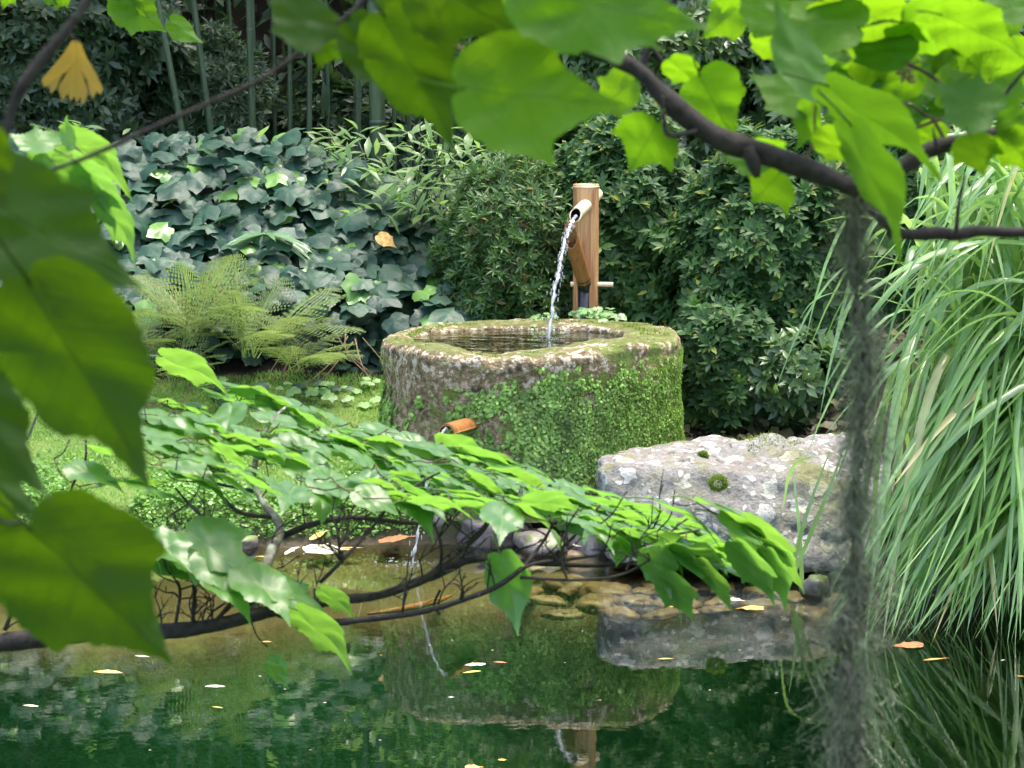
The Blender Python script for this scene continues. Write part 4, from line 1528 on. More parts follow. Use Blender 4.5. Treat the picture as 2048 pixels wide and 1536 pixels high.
c, r_ = S(500, 1000, 170, 420, 16.0, .4)
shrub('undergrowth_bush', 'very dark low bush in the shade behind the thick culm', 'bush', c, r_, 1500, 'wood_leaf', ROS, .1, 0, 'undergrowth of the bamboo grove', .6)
c, r_ = S(2150, 3400, -300, 900, 12.2, 1.0)
shrub('evergreen_shrub', 'dark evergreen shrub at the far right beyond the grass', 'shrub', c, r_, 3500, 'hedge', ROS, .1, 0, 'clipped shrubs behind the basin')
c, r_ = S(-1700, -350, -200, 800, 12.9, 1.0)
shrub('evergreen_shrub', 'dark evergreen shrub beyond the left end of the ivy', 'shrub', c, r_, 3500, 'hedge', ROS, .1, 0, 'clipped shrubs behind the basin')


def wood():
    """wooded slope behind the garden: one leafy mass"""
    n = 30000
    x = rng.uniform(-9, 9, n); u = rng.random(n)
    y = 16.2 + 4.5 * u + rng.normal(0, .5, n)
    z = np.array([ground_z(a, b) for a, b in zip(x, y)]) + np.abs(rng.normal(0, .7, n))
    # out-of-view crowns, added above the grove to shade it
    m = 9500
    xc, yc, zc = rng.uniform(-7, .2, m), rng.uniform(12.8, 18, m), 3.6 + np.abs(rng.normal(0, 1.3, m)) + .3
    zc += .5 * np.array([noise.noise((a * .7, b * .7, 0)) for a, b in zip(xc, yc)])
    loc = np.vstack([np.stack([x, y, z], 1), np.stack([xc, yc, zc], 1)])
    N = len(loc)
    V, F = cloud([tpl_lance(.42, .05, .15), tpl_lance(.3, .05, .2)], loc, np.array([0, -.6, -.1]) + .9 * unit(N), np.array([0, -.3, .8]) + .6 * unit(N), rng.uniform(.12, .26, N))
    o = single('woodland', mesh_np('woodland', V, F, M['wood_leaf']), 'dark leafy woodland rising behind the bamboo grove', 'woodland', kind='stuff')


wood()

n = 2600
x, y = rng.uniform(.5, 2.4, n), rng.uniform(10.0, 11.6, n)
z = np.array([ground_z(a, b) for a, b in zip(x, y)]) + rng.uniform(.002, .05, n)
V, F = cloud([tpl_lance(.4, .05, .2), tpl_round(7, .1)], np.stack([x, y, z], 1), unit(n) * np.array([1, 1, .35]), np.array([0, -.3, 1.]) + .6 * unit(n), rng.uniform(.03, .075, n))
single('shade_litter', mesh_np('shade_litter', V, F, M['litter_dark']), 'dark fallen leaves in the shade behind basin and boulder', 'leaf litter', kind='stuff')
# small pale trunk and litter in the upper shrubs
mb = MB(); mb.tube(smooth_path([tuple(P(1352, 420, 12.3)), tuple(P(1372, 200, 12.3)), tuple(P(1384, 60, 12.4)), tuple(P(1380, -120, 12.5))], 6), [.022] * 10 + [.016] * 9, 8)
single('thin_trunk', mb.mesh('thin_trunk', M['bark_grey']), 'pale thin shrub trunk rising behind the thick dark branch', 'trunk')

# ------------------------------------------------------------------ plant tuft on the rim by the post
TUFT = [mesh_np('leaf', *tpl_ivy(np.random.default_rng(s + 90)), M['tuft']) for s in range(4)]


def tuft(label, px0, px1, py0, py1, Y, n, s0):
    c = P((px0 + px1) / 2, py1, Y)
    t = thing('rim_plant', label, 'plant', tuple(c), 'small plants on the basin rim')
    for i in range(n):
        p = P(random.uniform(px0, px1), py0 + (py1 - py0) * random.random() ** .7, Y + random.uniform(-.08, .06))
        part('leaf', TUFT[i % 4], t, M4(p, Vector((random.uniform(-1, 1), -.7, random.uniform(-.7, .3))), Vector((random.uniform(-.4, .4), -.35, 1)), s0 * random.uniform(.6, 1.2)))
    for i in range(5):
        mb = MB(); p = P(random.uniform(px0, px1), (py0 + py1) / 2, Y)
        mb.tube([tuple(c), tuple(c.lerp(p, .5) + Vector((0, 0, .015))), tuple(p)], .002, 5)
        part('stem', mb.mesh('stem', M['tuft']), t)


tuft('pale green leafy plant at the foot of the bamboo post', 1145, 1245, 612, 634, 10.93, 60, .036)
tuft('small pale green sprig on the rear rim beside the water jet', 1062, 1112, 622, 640, 10.9, 18, .03)
tuft('green sprig hanging inside the rear basin wall', 1065, 1130, 645, 680, 10.75, 16, .028)
tuft('trailing sprig on the right rear rim of the basin', 1190, 1260, 632, 668, 10.78, 14, .028)
for i in range(1):
    t = thing('ivy_seedling', 'small ivy seedlings on the soil left of the basin', 'ivy', tuple(P(640, 775, 10.95)))
    for j in range(46):
        p = P(random.uniform(430, 750), random.uniform(745, 800), random.uniform(10.8, 11.1)); p.z = ground_z(p.x, p.y) + random.uniform(.02, .07)
        part('leaf', TUFT[j % 4] if j % 3 else IVY_M[j % 6], t, M4(p, Vector((random.uniform(-1, 1), -.8, -.2)), Vector((random.uniform(-.3, .3), -.4, 1)), random.uniform(.03, .075)))

# ------------------------------------------------------------------ tall grass clump at right
def blade_geo(p0, p1, p2, w_, tw):
    """strap leaf along a quadratic arc from root p0 over p1 to tip p2"""
    n = 14
    pts = [p0 * (1 - u) ** 2 + p1 * (2 * u * (1 - u)) + p2 * u * u for u in [i / n for i in range(n + 1)]]
    V, F = [], []
    hd = (p2 - p0); hd.z = 0
    alt = Vector((-hd.y, hd.x, 0)).normalized()
    for i, p in enumerate(pts):
        u = i / n
        t = (pts[min(n, i + 1)] - pts[max(0, i - 1)]).normalized()
        s = alt - t * alt.dot(t); s.normalize()
        s = (s * math.cos(tw * (u + .3)) + t.cross(s) * math.sin(tw * (u + .3)))
        nn = s.cross(t)
        ww = w_ * min(1, .7 + u) * max(.02, 1 - max(0, (u - .62) / .38) ** 2.6) * .5
        V += [p - s * ww + nn * ww * .4, p, p + s * ww + nn * ww * .4]
        if i:
            o = (i - 1) * 3
            F += [(o, o + 3, o + 4), (o, o + 4, o + 1), (o + 1, o + 4, o + 5), (o + 1, o + 5, o + 2)]
    return [tuple(v) for v in V], F


def grass_clump():
    c = Vector((2.55, 8.95, .3))
    t = thing('grass_clump', 'tall arching bright green strap grass overhanging the pond at right', 'grass', tuple(c))
    recs = []
    for i in range(600):
        root = c + Vector((random.gauss(0.0, .36), random.gauss(0.05, .22), 0)) if random.random() < .72 else Vector((random.uniform(1.75, 2.3), random.uniform(8.75, 9.25), 0))
        root.z = max(.05, ground_z(root.x, root.y)) + random.uniform(-.02, .1)
        q = random.random()
        if q < .50:        # curtain that reaches down to the water
            tip = W(random.uniform(1640, 2400), random.uniform(1225, 1290)) + Vector((0, 0, random.choice((-.03, -.03, .02, random.uniform(0, .3)))))
            hz = random.uniform(1.0, 2.0)
        elif q < .86:      # ends in the air
            px = random.triangular(1560, 2400, 1900)
            py = random.uniform(560, 1150) if px < 1800 else random.uniform(380, 1100)
            if px < 1760: py = max(py, 640)
            tip = P(px, py, random.uniform(8.0, 9.0))
            hz = max(tip.z + random.uniform(.7, 1.5), 1.2)
        else:              # young upright blades
            tip = P(random.uniform(1800, 2400), random.uniform(270, 560), random.uniform(8.5, 9.3))
            hz = tip.z + random.uniform(.1, .5)
        mid = root.lerp(tip, random.uniform(.12, .42) if q < .5 else random.uniform(.35, .6)); mid.z = hz; mid += Vector((random.gauss(0, .12), random.gauss(0, .12), 0))
        w_ = random.uniform(.016, .040)
        V, F = blade_geo(root, mid, tip, w_, random.gauss(0, .55))
        front = -(root.y + tip.y) * .5 + w_ * 20 - (0 if tip.x < 2.1 else 3)
        recs.append((front + .25 * random.random(), V, F))
    for (a, b, c_, Y) in (((1900, 620), (1690, 330), (1545, 800), 8.6), ((1900, 560), (1700, 430), (1628, 760), 8.5), ((1860, 700), (1720, 350), (1640, 830), 8.7), ((1950, 600), (1800, 380), (1638, 445), 8.8),
                          ((1980, 720), (1800, 300), (1740, 900), 8.3), ((1900, 650), (1640, 520), (1600, 640), 8.6), ((2060, 620), (1890, 130), (1800, 560), 8.4), ((2060, 520), (1960, 200), (1905, 290), 8.5), ((2080, 520), (2000, 150), (1930, 420), 8.4), ((2100, 700), (1900, 420), (1730, 780), 8.2), ((1960, 760), (1790, 560), (1660, 1000), 8.3)):
        V, F = blade_geo(P(*a, Y + .2), P(*b, Y), P(*c_, Y - .1), random.uniform(.014, .022), random.gauss(0, .4))
        recs.append((0, V, F))
    recs.sort(key=lambda r: -r[0])
    for f_, V, F in recs[:300]:
        part('blade', mesh_np('blade', V, F, M['blade']), t)
    VV, FF, off = [], [], 0
    for f_, V, F in recs[300:]:
        VV.append(np.array(V)); FF.append(np.array(F) + off); off += len(V)
    part('inner_blades', mesh_np('inner_blades', np.vstack(VV), np.vstack(FF), M['blade']), t, kind='stuff')


grass_clump()


def sedge():
    """thin separate sedge blades in the water before the boulder"""
    t = thing('waterside_sedge', 'few thin green sedge blades standing in water before the boulder', 'sedge', tuple(W(1575, 1190)))
    for (a, b, c_, Y) in (((1570, 1195), (1610, 1040), (1660, 900), 8.75), ((1605, 1200), (1600, 1080), (1585, 930), 8.8), ((1568, 1195), (1650, 1000), (1690, 890), 8.7), ((1680, 905), (1590, 930), (1565, 1020), 8.75)):
        sp = [Vector(p) for p in smooth_path([tuple(P(*a, Y)), tuple(P(*b, Y)), tuple(P(*c_, Y + .1))], 6)]
        V, F = [], []
        for i, p in enumerate(sp):
            w_ = .008 * (1 - (i / (len(sp) - 1)) ** 3) + .0008
            V += [(p.x - w_, p.y, p.z + w_ * .3), (p.x, p.y, p.z), (p.x + w_, p.y, p.z + w_ * .3)]
            if i:
                o = (i - 1) * 3
                F += [(o, o + 3, o + 4), (o, o + 4, o + 1), (o + 1, o + 4, o + 5), (o + 1, o + 5, o + 2)]
        part('blade', mesh_np('blade', V, F, M['blade']), t)


sedge()

# ------------------------------------------------------------------ foreground branches
MAPLE_V = [tpl_maple(s, lobe=[.6, .35, .9, .2, .5, .3, .0, .05][s], wide=[1, .95, 1.08, .9, 1, .92, .8, .74][s], curl=[.8, 1, .6, 1.2, 1, .9, .8, 1.0][s]) for s in range(8)]


def maple_set(mat):
    return [mesh_np('leaf', v, f, M[mat]) for v, f in MAPLE_V]


MD = maple_set('maple_shaded')
ML, MN, MLOW, MY = maple_set('maple'), maple_set('maple_near_shaded'), maple_set('maple_low'), maple_set('maple_yellow')


def limb(t, pts, Y, mat='bark', name='limb', seg=10, knobs=True):
    """pts: (px, py, width_px[, Y]) -> tapered crooked tube"""
    q = []
    for p in pts:
        y = p[3] if len(p) > 3 else Y
        v = P(p[0], p[1], y)
        q.append((v.x, v.y, v.z, p[2] / 2 / (F_PX / y)))
    sp = smooth_path(q, 7)
    pp = [Vector(s[:3]) for s in sp]
    rr = [max(.0008, s[3] * (1 + (.22 * noise.noise(Vector(s[:3]) * 55) if knobs else 0))) for s in sp]
    mb = MB(); mb.tube(pp, rr, seg)
    part(name, mb.mesh(name, M[mat], origin=pp[0]), t, Matrix.Translation(pp[0]))
    return pp


def leaf(t, ms, bx, by, tx, ty, Y, dY=.35, roll=0, wide=1.0, kind=None, face_away=True, label=None):
    """leaf from base pixel to tip pixel; dY = how much farther the tip stands, in leaf lengths"""
    b, e0 = P(bx, by, Y), P(tx, ty, Y)
    L = (e0 - b).length
    e = P(tx, ty, Y + dY * L)
    ax = e - b
    view = ((b + e) / 2 - CAM).normalized()
    n = view - ax.normalized() * view.dot(ax.normalized())
    n.normalize()
    if not face_away: n = -n
    n = Matrix.Rotation(R(roll), 3, ax.normalized()) @ n
    k = random.randrange(6) if kind is None else kind
    m = M4(b, ax, n, ax.length / 1.12)
    m = m @ Matrix.Diagonal((wide, 1, 1, 1))
    return part('leaf', ms[k], t, m, label=label)


# --- large near leaves at the left edge
t = thing('maple_branch', 'near blurred branch with large dark green leaves at the left edge', 'branch', tuple(P(-200, 700, 1.35)), 'maple branches in the foreground')
limb(t, [(260, -130, 26), (190, -20, 22), (130, 65, 22), (60, 150, 24), (22, 225, 20), (2, 330, 16), (-20, 480, 14), (-60, 700, 16), (-150, 1000, 18)], 1.4)
limb(t, [(-10, 440, 9), (15, 500, 7), (55, 555, 6)], 1.37, name='twig')
limb(t, [(-60, 960, 9), (0, 1040, 7), (55, 1045, 6)], 1.4, name='twig')
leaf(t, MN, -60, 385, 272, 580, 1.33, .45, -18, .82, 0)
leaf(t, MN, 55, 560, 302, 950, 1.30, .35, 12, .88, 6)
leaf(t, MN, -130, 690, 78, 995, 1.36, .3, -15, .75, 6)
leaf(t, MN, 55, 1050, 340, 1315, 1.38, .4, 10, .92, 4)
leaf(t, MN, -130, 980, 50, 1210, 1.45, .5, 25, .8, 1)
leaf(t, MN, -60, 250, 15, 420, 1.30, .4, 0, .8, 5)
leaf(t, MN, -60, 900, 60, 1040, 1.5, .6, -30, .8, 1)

# --- drooping leaves at left mid height, further away
t = thing('maple_branch', 'sunlit drooping maple sprig at left above the ferns', 'branch', tuple(P(-60, 330, 2.9)), 'maple branches in the foreground')
limb(t, [(-120, 380, 12), (0, 335, 9), (90, 310, 7), (140, 290, 5), (185, 330, 4)], 2.9, 'twig_red')
limb(t, [(90, 310, 5), (110, 350, 4), (195, 410, 3)], 2.9, 'twig_red', 'twig')
for (bx, by, tx, ty, dy, ro, wd, k) in ((110, 290, 15, 275, .3, 50, .9, 0), (120, 270, 285, 375, .2, 55, .8, 1), (140, 300, 128, 232, .1, 20, .7, 3), (135, 310, 25, 330, .2, -50, .9, 4), (150, 320, 275, 425, -.2, 62, .9, 2),
                                        (120, 330, 195, 395, .3, 30, .9, 0), (195, 395, 292, 515, .1, 58, .8, 1), (100, 320, 40, 385, .3, 20, .8, 5), (170, 330, 250, 470, -.3, 60, .7, 2), (160, 300, 230, 330, .3, 40, .8, 3), (190, 350, 225, 450, .2, 35, .8, 4)):
    leaf(t, MLOW, bx, by, tx, ty, 2.9 + random.uniform(-.05, .05), dy, ro, wd, k)

# --- thin twig and leaves at the top centre
t = thing('maple_branch', 'thin blurred twig with big yellow green leaves at the top centre', 'branch', tuple(P(800, -200, 1.6)), 'maple branches in the foreground')
limb(t, [(90, 345, 8), (180, 312, 9), (300, 258, 10), (420, 205, 10), (520, 160, 10), (600, 105, 11), (650, 66, 11), (720, 10, 12), (800, -80, 14), (900, -220, 18)], 1.65)
limb(t, [(600, 105, 7), (680, 70, 6), (770, 48, 5), (850, 20, 5)], 1.65, name='twig')
limb(t, [(820, 60, 6), (870, 72, 6), (930, 100, 5)], 1.6, 'root', 'twig')
limb(t, [(840, 140, 6), (890, 155, 6), (940, 165, 5)], 1.6, 'root', 'twig')
for (bx, by, tx, ty, Y, dy, ro, wd, k) in ((650, 80, 528, -20, 1.6, .3, 10, .85, 0), (655, 70, 640, 138, 1.66, .5, 10, 1.2, 4), (640, 40, 728, 120, 1.68, .4, -25, .8, 1),
                                          (765, 30, 918, 285, 1.58, .35, 20, .9, 6), (700, 40, 790, 200, 1.62, .3, -25, .8, 5), (835, -50, 1035, 60, 1.55, .4, 10, .95, 2), (760, -90, 850, 50, 1.64, .4, 12, .9, 1),
                                          (922, 175, 1230, 215, 1.52, .35, -12, .82, 2), (1030, -30, 1408, 62, 1.5, .25, -15, .68, 0), (1100, -110, 1292, 100, 1.56, .45, -20, .8, 1), (980, -110, 1030, 40, 1.6, .4, 20, .9, 4),
                                          (850, -60, 880, 40, 1.5, .4, 30, 1.0, 4)):
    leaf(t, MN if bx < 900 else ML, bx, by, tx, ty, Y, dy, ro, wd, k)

# --- a few leaves at the upper left and the yellow one
t = thing('yellow_leaf', 'yellow lobed leaf hanging from twig at upper left', 'leaf', tuple(P(155, 90, 2.2)))
h = [(0, 0), (.08, .02), (.20, .22), (.36, .42), (.52, .62), (.48, .74), (.40, .72), (.35, .84), (.27, .76), (.23, .60), (.25, .82), (.18, .99), (.11, .90), (.06, 1.02), (0, .94)]
V, F = tpl_fan(mirror(h), lambda x, y: -.9 * x * x - .35 * y * y + .05 * math.sin(11 * x + 2), (.5, 1.), (0, .4))
part('blade', mesh_np('blade', V, F, M['maple_yellow']), t, M4(P(152, 84, 2.2), P(158, 190, 2.24) - P(152, 84, 2.2), Vector((.1, 1, .35)), .058))
mb = MB(); mb.tube(smooth_path([tuple(P(120, 60, 2.2)), tuple(P(140, 66, 2.2)), tuple(P(152, 86, 2.2))], 5), .0007, 5)
part('stalk', mb.mesh('stalk', M['twig_red']), t)
t = thing('maple_branch', 'shaded green maple sprig at the upper left top edge', 'branch', tuple(P(230, -120, 4.2)), 'maple branches in the foreground')
limb(t, [(160, -150, 12), (220, -60, 8), (240, 0, 5)], 4.2)
for (bx, by, tx, ty, k) in ((230, -10, 330, 65, 0), (225, -20, 300, 30, 1), (130, -20, 110, 20, 2), (340, 40, 400, 90, 3), (20, -20, 5, 18, 2), (90, -25, 125, 15, 4)):
    leaf(t, ML, bx, by, tx, ty, 4.2, .3, random.uniform(-30, 30), .95, k)

# --- thick branch at upper right
t = thing('maple_branch', 'thick dark branch with sunlit leaves crossing the upper right', 'branch', tuple(P(2300, 250, 2.2)), 'maple branches in the foreground')
limb(t, [(960, -70, 22), (1040, 20, 26), (1110, 68, 30), (1200, 105, 30), (1275, 140, 32), (1320, 185, 40), (1375, 235, 46), (1440, 278, 46), (1500, 298, 48), (1570, 322, 44), (1640, 348, 40), (1720, 374, 34), (1790, 345, 30), (1860, 300, 32), (1960, 275, 30), (2070, 250, 32), (2350, 190, 40)], 2.15, seg=14)
limb(t, [(1700, 372, 24), (1745, 420, 22), (1800, 466, 22), (1880, 466, 26), (1910, 470, 24), (1960, 462, 22), (2060, 464, 22), (2300, 440, 24)], 2.2, seg=12)
limb(t, [(1495, 295, 26), (1508, 330, 28), (1515, 355, 14)], 2.14, name='knot')
limb(t, [(1280, 145, 18), (1300, 90, 16), (1340, 20, 14), (1370, -60, 14)], 2.2)
limb(t, [(1325, 190, 9), (1328, 240, 8), (1340, 270, 12), (1395, 262, 10)], 2.14, name='twig')
limb(t, [(1912, 468, 10), (1916, 420, 8), (1922, 385, 7), (1930, 350, 5)], 2.18, name='twig')
limb(t, [(1875, 300, 9), (1868, 270, 6), (1866, 255, 4)], 2.12, name='twig')
limb(t, [(1610, 320, 7), (1628, 280, 6), (1630, 220, 5), (1642, 180, 5)], 2.1, 'twig_red', 'twig')
limb(t, [(1600, 60, 4), (1650, 92, 6), (1720, 106, 6), (1800, 122, 7), (1850, 145, 8), (1885, 170, 9), (1908, 205, 9), (1915, 228, 10), (1870, 242, 8), (1828, 258, 6)], 2.25, 'twig_red', 'twig')
limb(t, [(1715, 200, 4), (1770, 202, 5), (1820, 210, 5), (1850, 230, 6), (1868, 242, 7), (1900, 300, 9)], 2.25, 'twig_red', 'twig')
limb(t, [(1760, 40, 5), (1800, 90, 6), (1815, 118, 7)], 2.25, 'twig_red', 'twig')
limb(t, [(2060, 130, 8), (2010, 190, 7), (2000, 235, 6), (1990, 262, 6)], 2.2, 'bark', 'twig')
limb(t, [(1260, 40, 7), (1300, 90, 8), (1330, 130, 8)], 2.3, 'bark', 'twig')
RL = [  # base, tip, Y, tip depth, roll, width, variant
    (1270, 160, 1185, 225, 2.2, .4, 20, .9, 0), (1315, 245, 1262, 338, 2.15, .3, 5, 1.25, 2), (1400, 150, 1470, 285, 2.2, .35, -15, 1.05, 5), (1340, 120, 1400, 170, 2.25, .4, 30, .9, 1),
    (1642, 185, 1530, 5, 2.0, .2, 40, .85, 6), (1650, 175, 1895, 335, 1.95, .2, 50, .8, 7), (1695, 250, 1825, 512, 1.9, .25, 50, .75, 7), (1625, 205, 1600, 300, 2.1, .3, 40, .9, 5),
    (1640, 205, 1498, 158, 2.12, .3, 35, .95, 0), (1560, 40, 1470, -40, 2.1, .3, 20, .9, 1), (1560, 345, 1508, 402, 2.2, .4, 5, 1.5, 2), (1540, 320, 1448, 325, 2.2, .3, 40, .9, 1), (1500, 290, 1590, 320, 2.25, .3, 45, .8, 4),
    (1990, 235, 1868, 170, 2.1, .3, 25, 1.05, 0), (1995, 240, 2075, 240, 2.1, .2, 30, .9, 5), (1940, 270, 1968, 348, 2.1, .3, 10, 1.05, 2), (2010, 265, 2070, 345, 2.1, .3, 20, 1.0, 1), (2000, 225, 2040, 130, 2.2, .3, 30, .9, 3),
    (1815, 120, 1690, 70, 2.2, .4, 40, 1.0, 0), (1720, 50, 1500, 35, 2.15, .3, 45, .9, 1), (1640, 0, 1850, 60, 2.18, .3, 40, .85, 2), (1800, 40, 2000, 70, 2.2, .3, 42, .9, 4), (1880, 30, 2040, 95, 2.1, .3, 30, .8, 5),
    (1700, 115, 1640, 60, 2.25, .3, 30, .9, 3), (1745, 120, 1720, 190, 2.3, .4, 10, 1.1, 0), (1840, 135, 1740, 185, 2.28, .4, 10, 1.0, 1), (1890, 180, 1810, 90, 2.3, .35, 25, .9, 2), (1870, 190, 1945, 145, 2.28, .3, 20, 1.0, 4),
    (1850, 245, 1760, 235, 2.3, .4, 35, 1.0, 5), (1905, 235, 1850, 200, 2.3, .4, 20, .9, 0), (1840, 255, 1900, 300, 2.26, .4, 20, .9, 1), (1900, 200, 1980, 175, 2.3, .3, 20, .9, 3), (1735, 205, 1650, 240, 2.3, .4, 15, 1.0, 2),
    (1770, 60, 1700, 150, 2.3, .4, 20, 1.0, 4), (1950, 20, 1980, 105, 2.2, .3, 30, .9, 1), (1640, 260, 1710, 330, 2.0, .2, 20, .8, 0), (1690, 160, 1640, 130, 2.2, .3, 30, .9, 5), (1600, 190, 1570, 120, 2.2, .4, 20, .9, 2),
    (2060, 30, 1960, 0, 2.2, .3, 40, .9, 0), (1440, -60, 1530, 25, 2.2, .3, 30, .9, 2), (1760, 290, 1735, 330, 2.1, .3, 30, .9, 1), (1980, 160, 2060, 190, 2.3, .3, 30, .9, 4), (1905, 110, 1860, 160, 2.3, .3, 20, 1.0, 0)]
for (bx, by, tx, ty, Y, dy, ro, wd, k) in RL:
    leaf(t, MD if k > 5 or (bx, by) in ((1990, 235), (1995, 240)) else ML, bx, by, tx, ty, Y, dy * (1.0 if k > 5 else 1.8), ro, wd, k)
rs_ = random.Random(21)
for i in range(30):        # further sunlit leaves along the upper edge and behind the twigs
    bx, by = rs_.uniform(1480, 2080), rs_.uniform(-60, 190)
    if bx < 1640 and by > 60: by -= 110
    an = rs_.gauss(.35, .8)
    L = rs_.uniform(70, 120)
    leaf(t, ML, bx, by, bx + L * math.cos(an) * rs_.choice((-1, 1)), by + L * abs(math.sin(an)) * .8 + 8, rs_.uniform(2.3, 2.55), .75, rs_.uniform(5, 45), rs_.uniform(.85, 1.1), rs_.randrange(6))
mb = MB()   # dry flower cluster
for i in range(60):
    p = P(1812 + random.gauss(0, 9), 95 + random.random() * 65, 2.24 + random.gauss(0, .004))
    mb.tube([tuple(p), tuple(p + Vector((random.gauss(0, .002), random.gauss(0, .002), -.004)))], [.0008, .0014], 5)
part('seed_cluster', mb.mesh('seed_cluster', M['root']), t)

# --- long low branch with a canopy of leaves over the pond
t = thing('maple_branch', 'long low branch of bright leaves reaching over the pond', 'branch', tuple(P(-300, 1300, 3.6)), 'maple branches in the foreground')
LB = t
nodes = []   # skeleton points that twigs can grow from
for pts, mat, nm in (
    ([(-300, 1330, 48, 3.5), (-50, 1292, 42, 3.5), (100, 1275, 38, 3.5), (230, 1262, 36, 3.5), (340, 1262, 34, 3.5), (430, 1250, 30, 3.5), (520, 1228, 28, 3.5), (600, 1210, 26, 3.5), (680, 1200, 20, 3.55), (760, 1190, 18, 3.6), (830, 1165, 20, 3.65), (880, 1145, 20, 3.7), (930, 1122, 18, 3.7), (990, 1118, 14, 3.7), (1100, 1128, 11, 3.7), (1230, 1130, 8, 3.7), (1340, 1110, 5, 3.7)], 'bark', 'limb'),
    ([(540, 1222, 18, 3.5), (640, 1245, 16, 3.45), (740, 1238, 14, 3.45), (850, 1222, 13, 3.45), (930, 1198, 12, 3.45), (990, 1175, 11, 3.45), (1040, 1140, 9, 3.45), (1085, 1085, 7, 3.5), (1110, 1040, 5, 3.5)], 'bark', 'limb'),
    ([(860, 1150, 14, 3.7), (900, 1115, 14, 3.75), (960, 1065, 12, 3.8), (985, 1020, 9, 3.85), (980, 960, 6, 3.9)], 'bark', 'limb'),
    ([(500, 1235, 22, 3.55), (520, 1170, 22, 3.6), (540, 1110, 22, 3.65), (560, 1055, 20, 3.7), (530, 1010, 16, 3.75), (508, 965, 13, 3.8), (512, 920, 11, 3.85), (522, 880, 9, 3.9), (545, 840, 7, 3.95), (570, 815, 5, 4.0)], 'bark_grey', 'limb'),
    ([(560, 1075, 14, 3.7), (620, 1050, 13, 3.7), (700, 1035, 11, 3.75), (800, 1045, 9, 3.8), (870, 1048, 7, 3.8)], 'bark', 'limb'),
    ([(545, 1035, 10, 3.72), (480, 1025, 9, 3.75), (440, 990, 8, 3.8), (410, 960, 7, 3.85), (370, 940, 6, 3.9), (330, 925, 5, 3.95)], 'bark', 'limb'),
    ([(520, 985, 9, 3.78), (470, 975, 7, 3.85), (420, 965, 6, 3.9)], 'bark', 'twig'),
    ([(640, 1165, 9, 3.5), (690, 1115, 8, 3.5), (740, 1060, 7, 3.55), (790, 1000, 6, 3.6), (850, 960, 5, 3.65), (880, 945, 4, 3.65)], 'bark', 'limb'),
    ([(680, 1120, 7, 3.5), (675, 1060, 6, 3.5), (660, 1030, 5, 3.55)], 'bark', 'twig'),
    ([(880, 1150, 8, 3.68), (882, 1090, 7, 3.66), (860, 1040, 6, 3.7), (810, 1010, 5, 3.7)], 'bark', 'limb'),
    ([(990, 1175, 8, 3.45), (1060, 1130, 7, 3.45), (1130, 1120, 6, 3.5), (1200, 1110, 5, 3.5)], 'bark', 'twig'),
    ([(1040, 1155, 7, 3.45), (1150, 1160, 6, 3.45), (1240, 1150, 5, 3.5), (1300, 1120, 4, 3.5)], 'bark', 'twig'),
    ([(640, 1225, 10, 3.5), (560, 1190, 9, 3.5), (490, 1210, 8, 3.5)], 'bark', 'twig'),
    ([(425, 1250, 9, 3.5), (470, 1195, 8, 3.5), (480, 1175, 7, 3.5), (510, 1155, 5, 3.5)], 'bark', 'twig'),
    ([(385, 1258, 9, 3.5), (388, 1200, 8, 3.5), (392, 1150, 7, 3.52), (400, 1120, 5, 3.52)], 'bark', 'twig'),
    ([(350, 1255, 8, 3.5), (360, 1190, 7, 3.5), (355, 1160, 5, 3.5)], 'bark', 'twig'),
    ([(70, 1275, 10, 3.5), (90, 1235, 8, 3.5), (115, 1200, 6, 3.5)], 'bark', 'twig'),
    ([(10, 1260, 10, 3.5), (25, 1210, 8, 3.5), (5, 1170, 6, 3.5)], 'bark', 'twig'),
    ([(420, 1070, 9, 3.8), (400, 1030, 8, 3.85), (375, 1005, 6, 3.9), (350, 975, 4, 3.9)], 'bark', 'twig'),
    ([(130, 1010, 5, 3.9), (150, 960, 6, 3.9), (170, 925, 5, 3.9), (172, 880, 4, 3.9)], 'bark', 'twig'),
    ([(55, 880, 5, 4.0), (70, 840, 5, 4.0), (80, 812, 4, 4.0)], 'bark_grey', 'twig'),
    ([(1110, 1110, 7, 3.7), (1160, 1060, 6, 3.72), (1200, 1010, 5, 3.75)], 'bark', 'twig'),
    ([(1230, 1130, 6, 3.7), (1310, 1080, 5, 3.7), (1400, 1060, 4, 3.7)], 'bark', 'twig'),
    ([(880, 1180, 6, 3.7), (868, 1210, 5, 3.7), (880, 1230, 4, 3.7)], 'bark', 'twig')):
    pp = limb(t, pts, 3.6, mat, nm, 9)
    nodes += pp[::3]


def low_leaf(px, py, Y, az, dip, L, tx=0.0, ty=0.0, k=None, wd=.88):
    """nearly level leaf seen from slightly above"""
    b = P(px, py, Y)
    ax = Vector((math.cos(az), math.sin(az), -dip))
    n = Vector((tx, ty, 1.0))
    m = M4(b, ax, n, L) @ Matrix.Diagonal((wd, 1, 1, 1))
    part('leaf', MLOW[random.randrange(6) if k is None else k], LB, m)
    return b - ax.normalized() * (.33 * L)


def band(u):
    up = [(330, 735), (480, 755), (640, 815), (800, 865), (960, 900), (1120, 945), (1270, 1000), (1420, 1050), (1520, 1110)]
    lo = [(330, 960), (470, 955), (620, 985), (780, 1005), (930, 1015), (1080, 1020), (1230, 1060), (1370, 1105), (1500, 1150)]
    s = u * (len(up) - 1); i = min(len(up) - 2, int(s)); f = s - i
    return [tuple(a + (b - a) * f for a, b in zip(q[i], q[i + 1])) for q in (up, lo)]


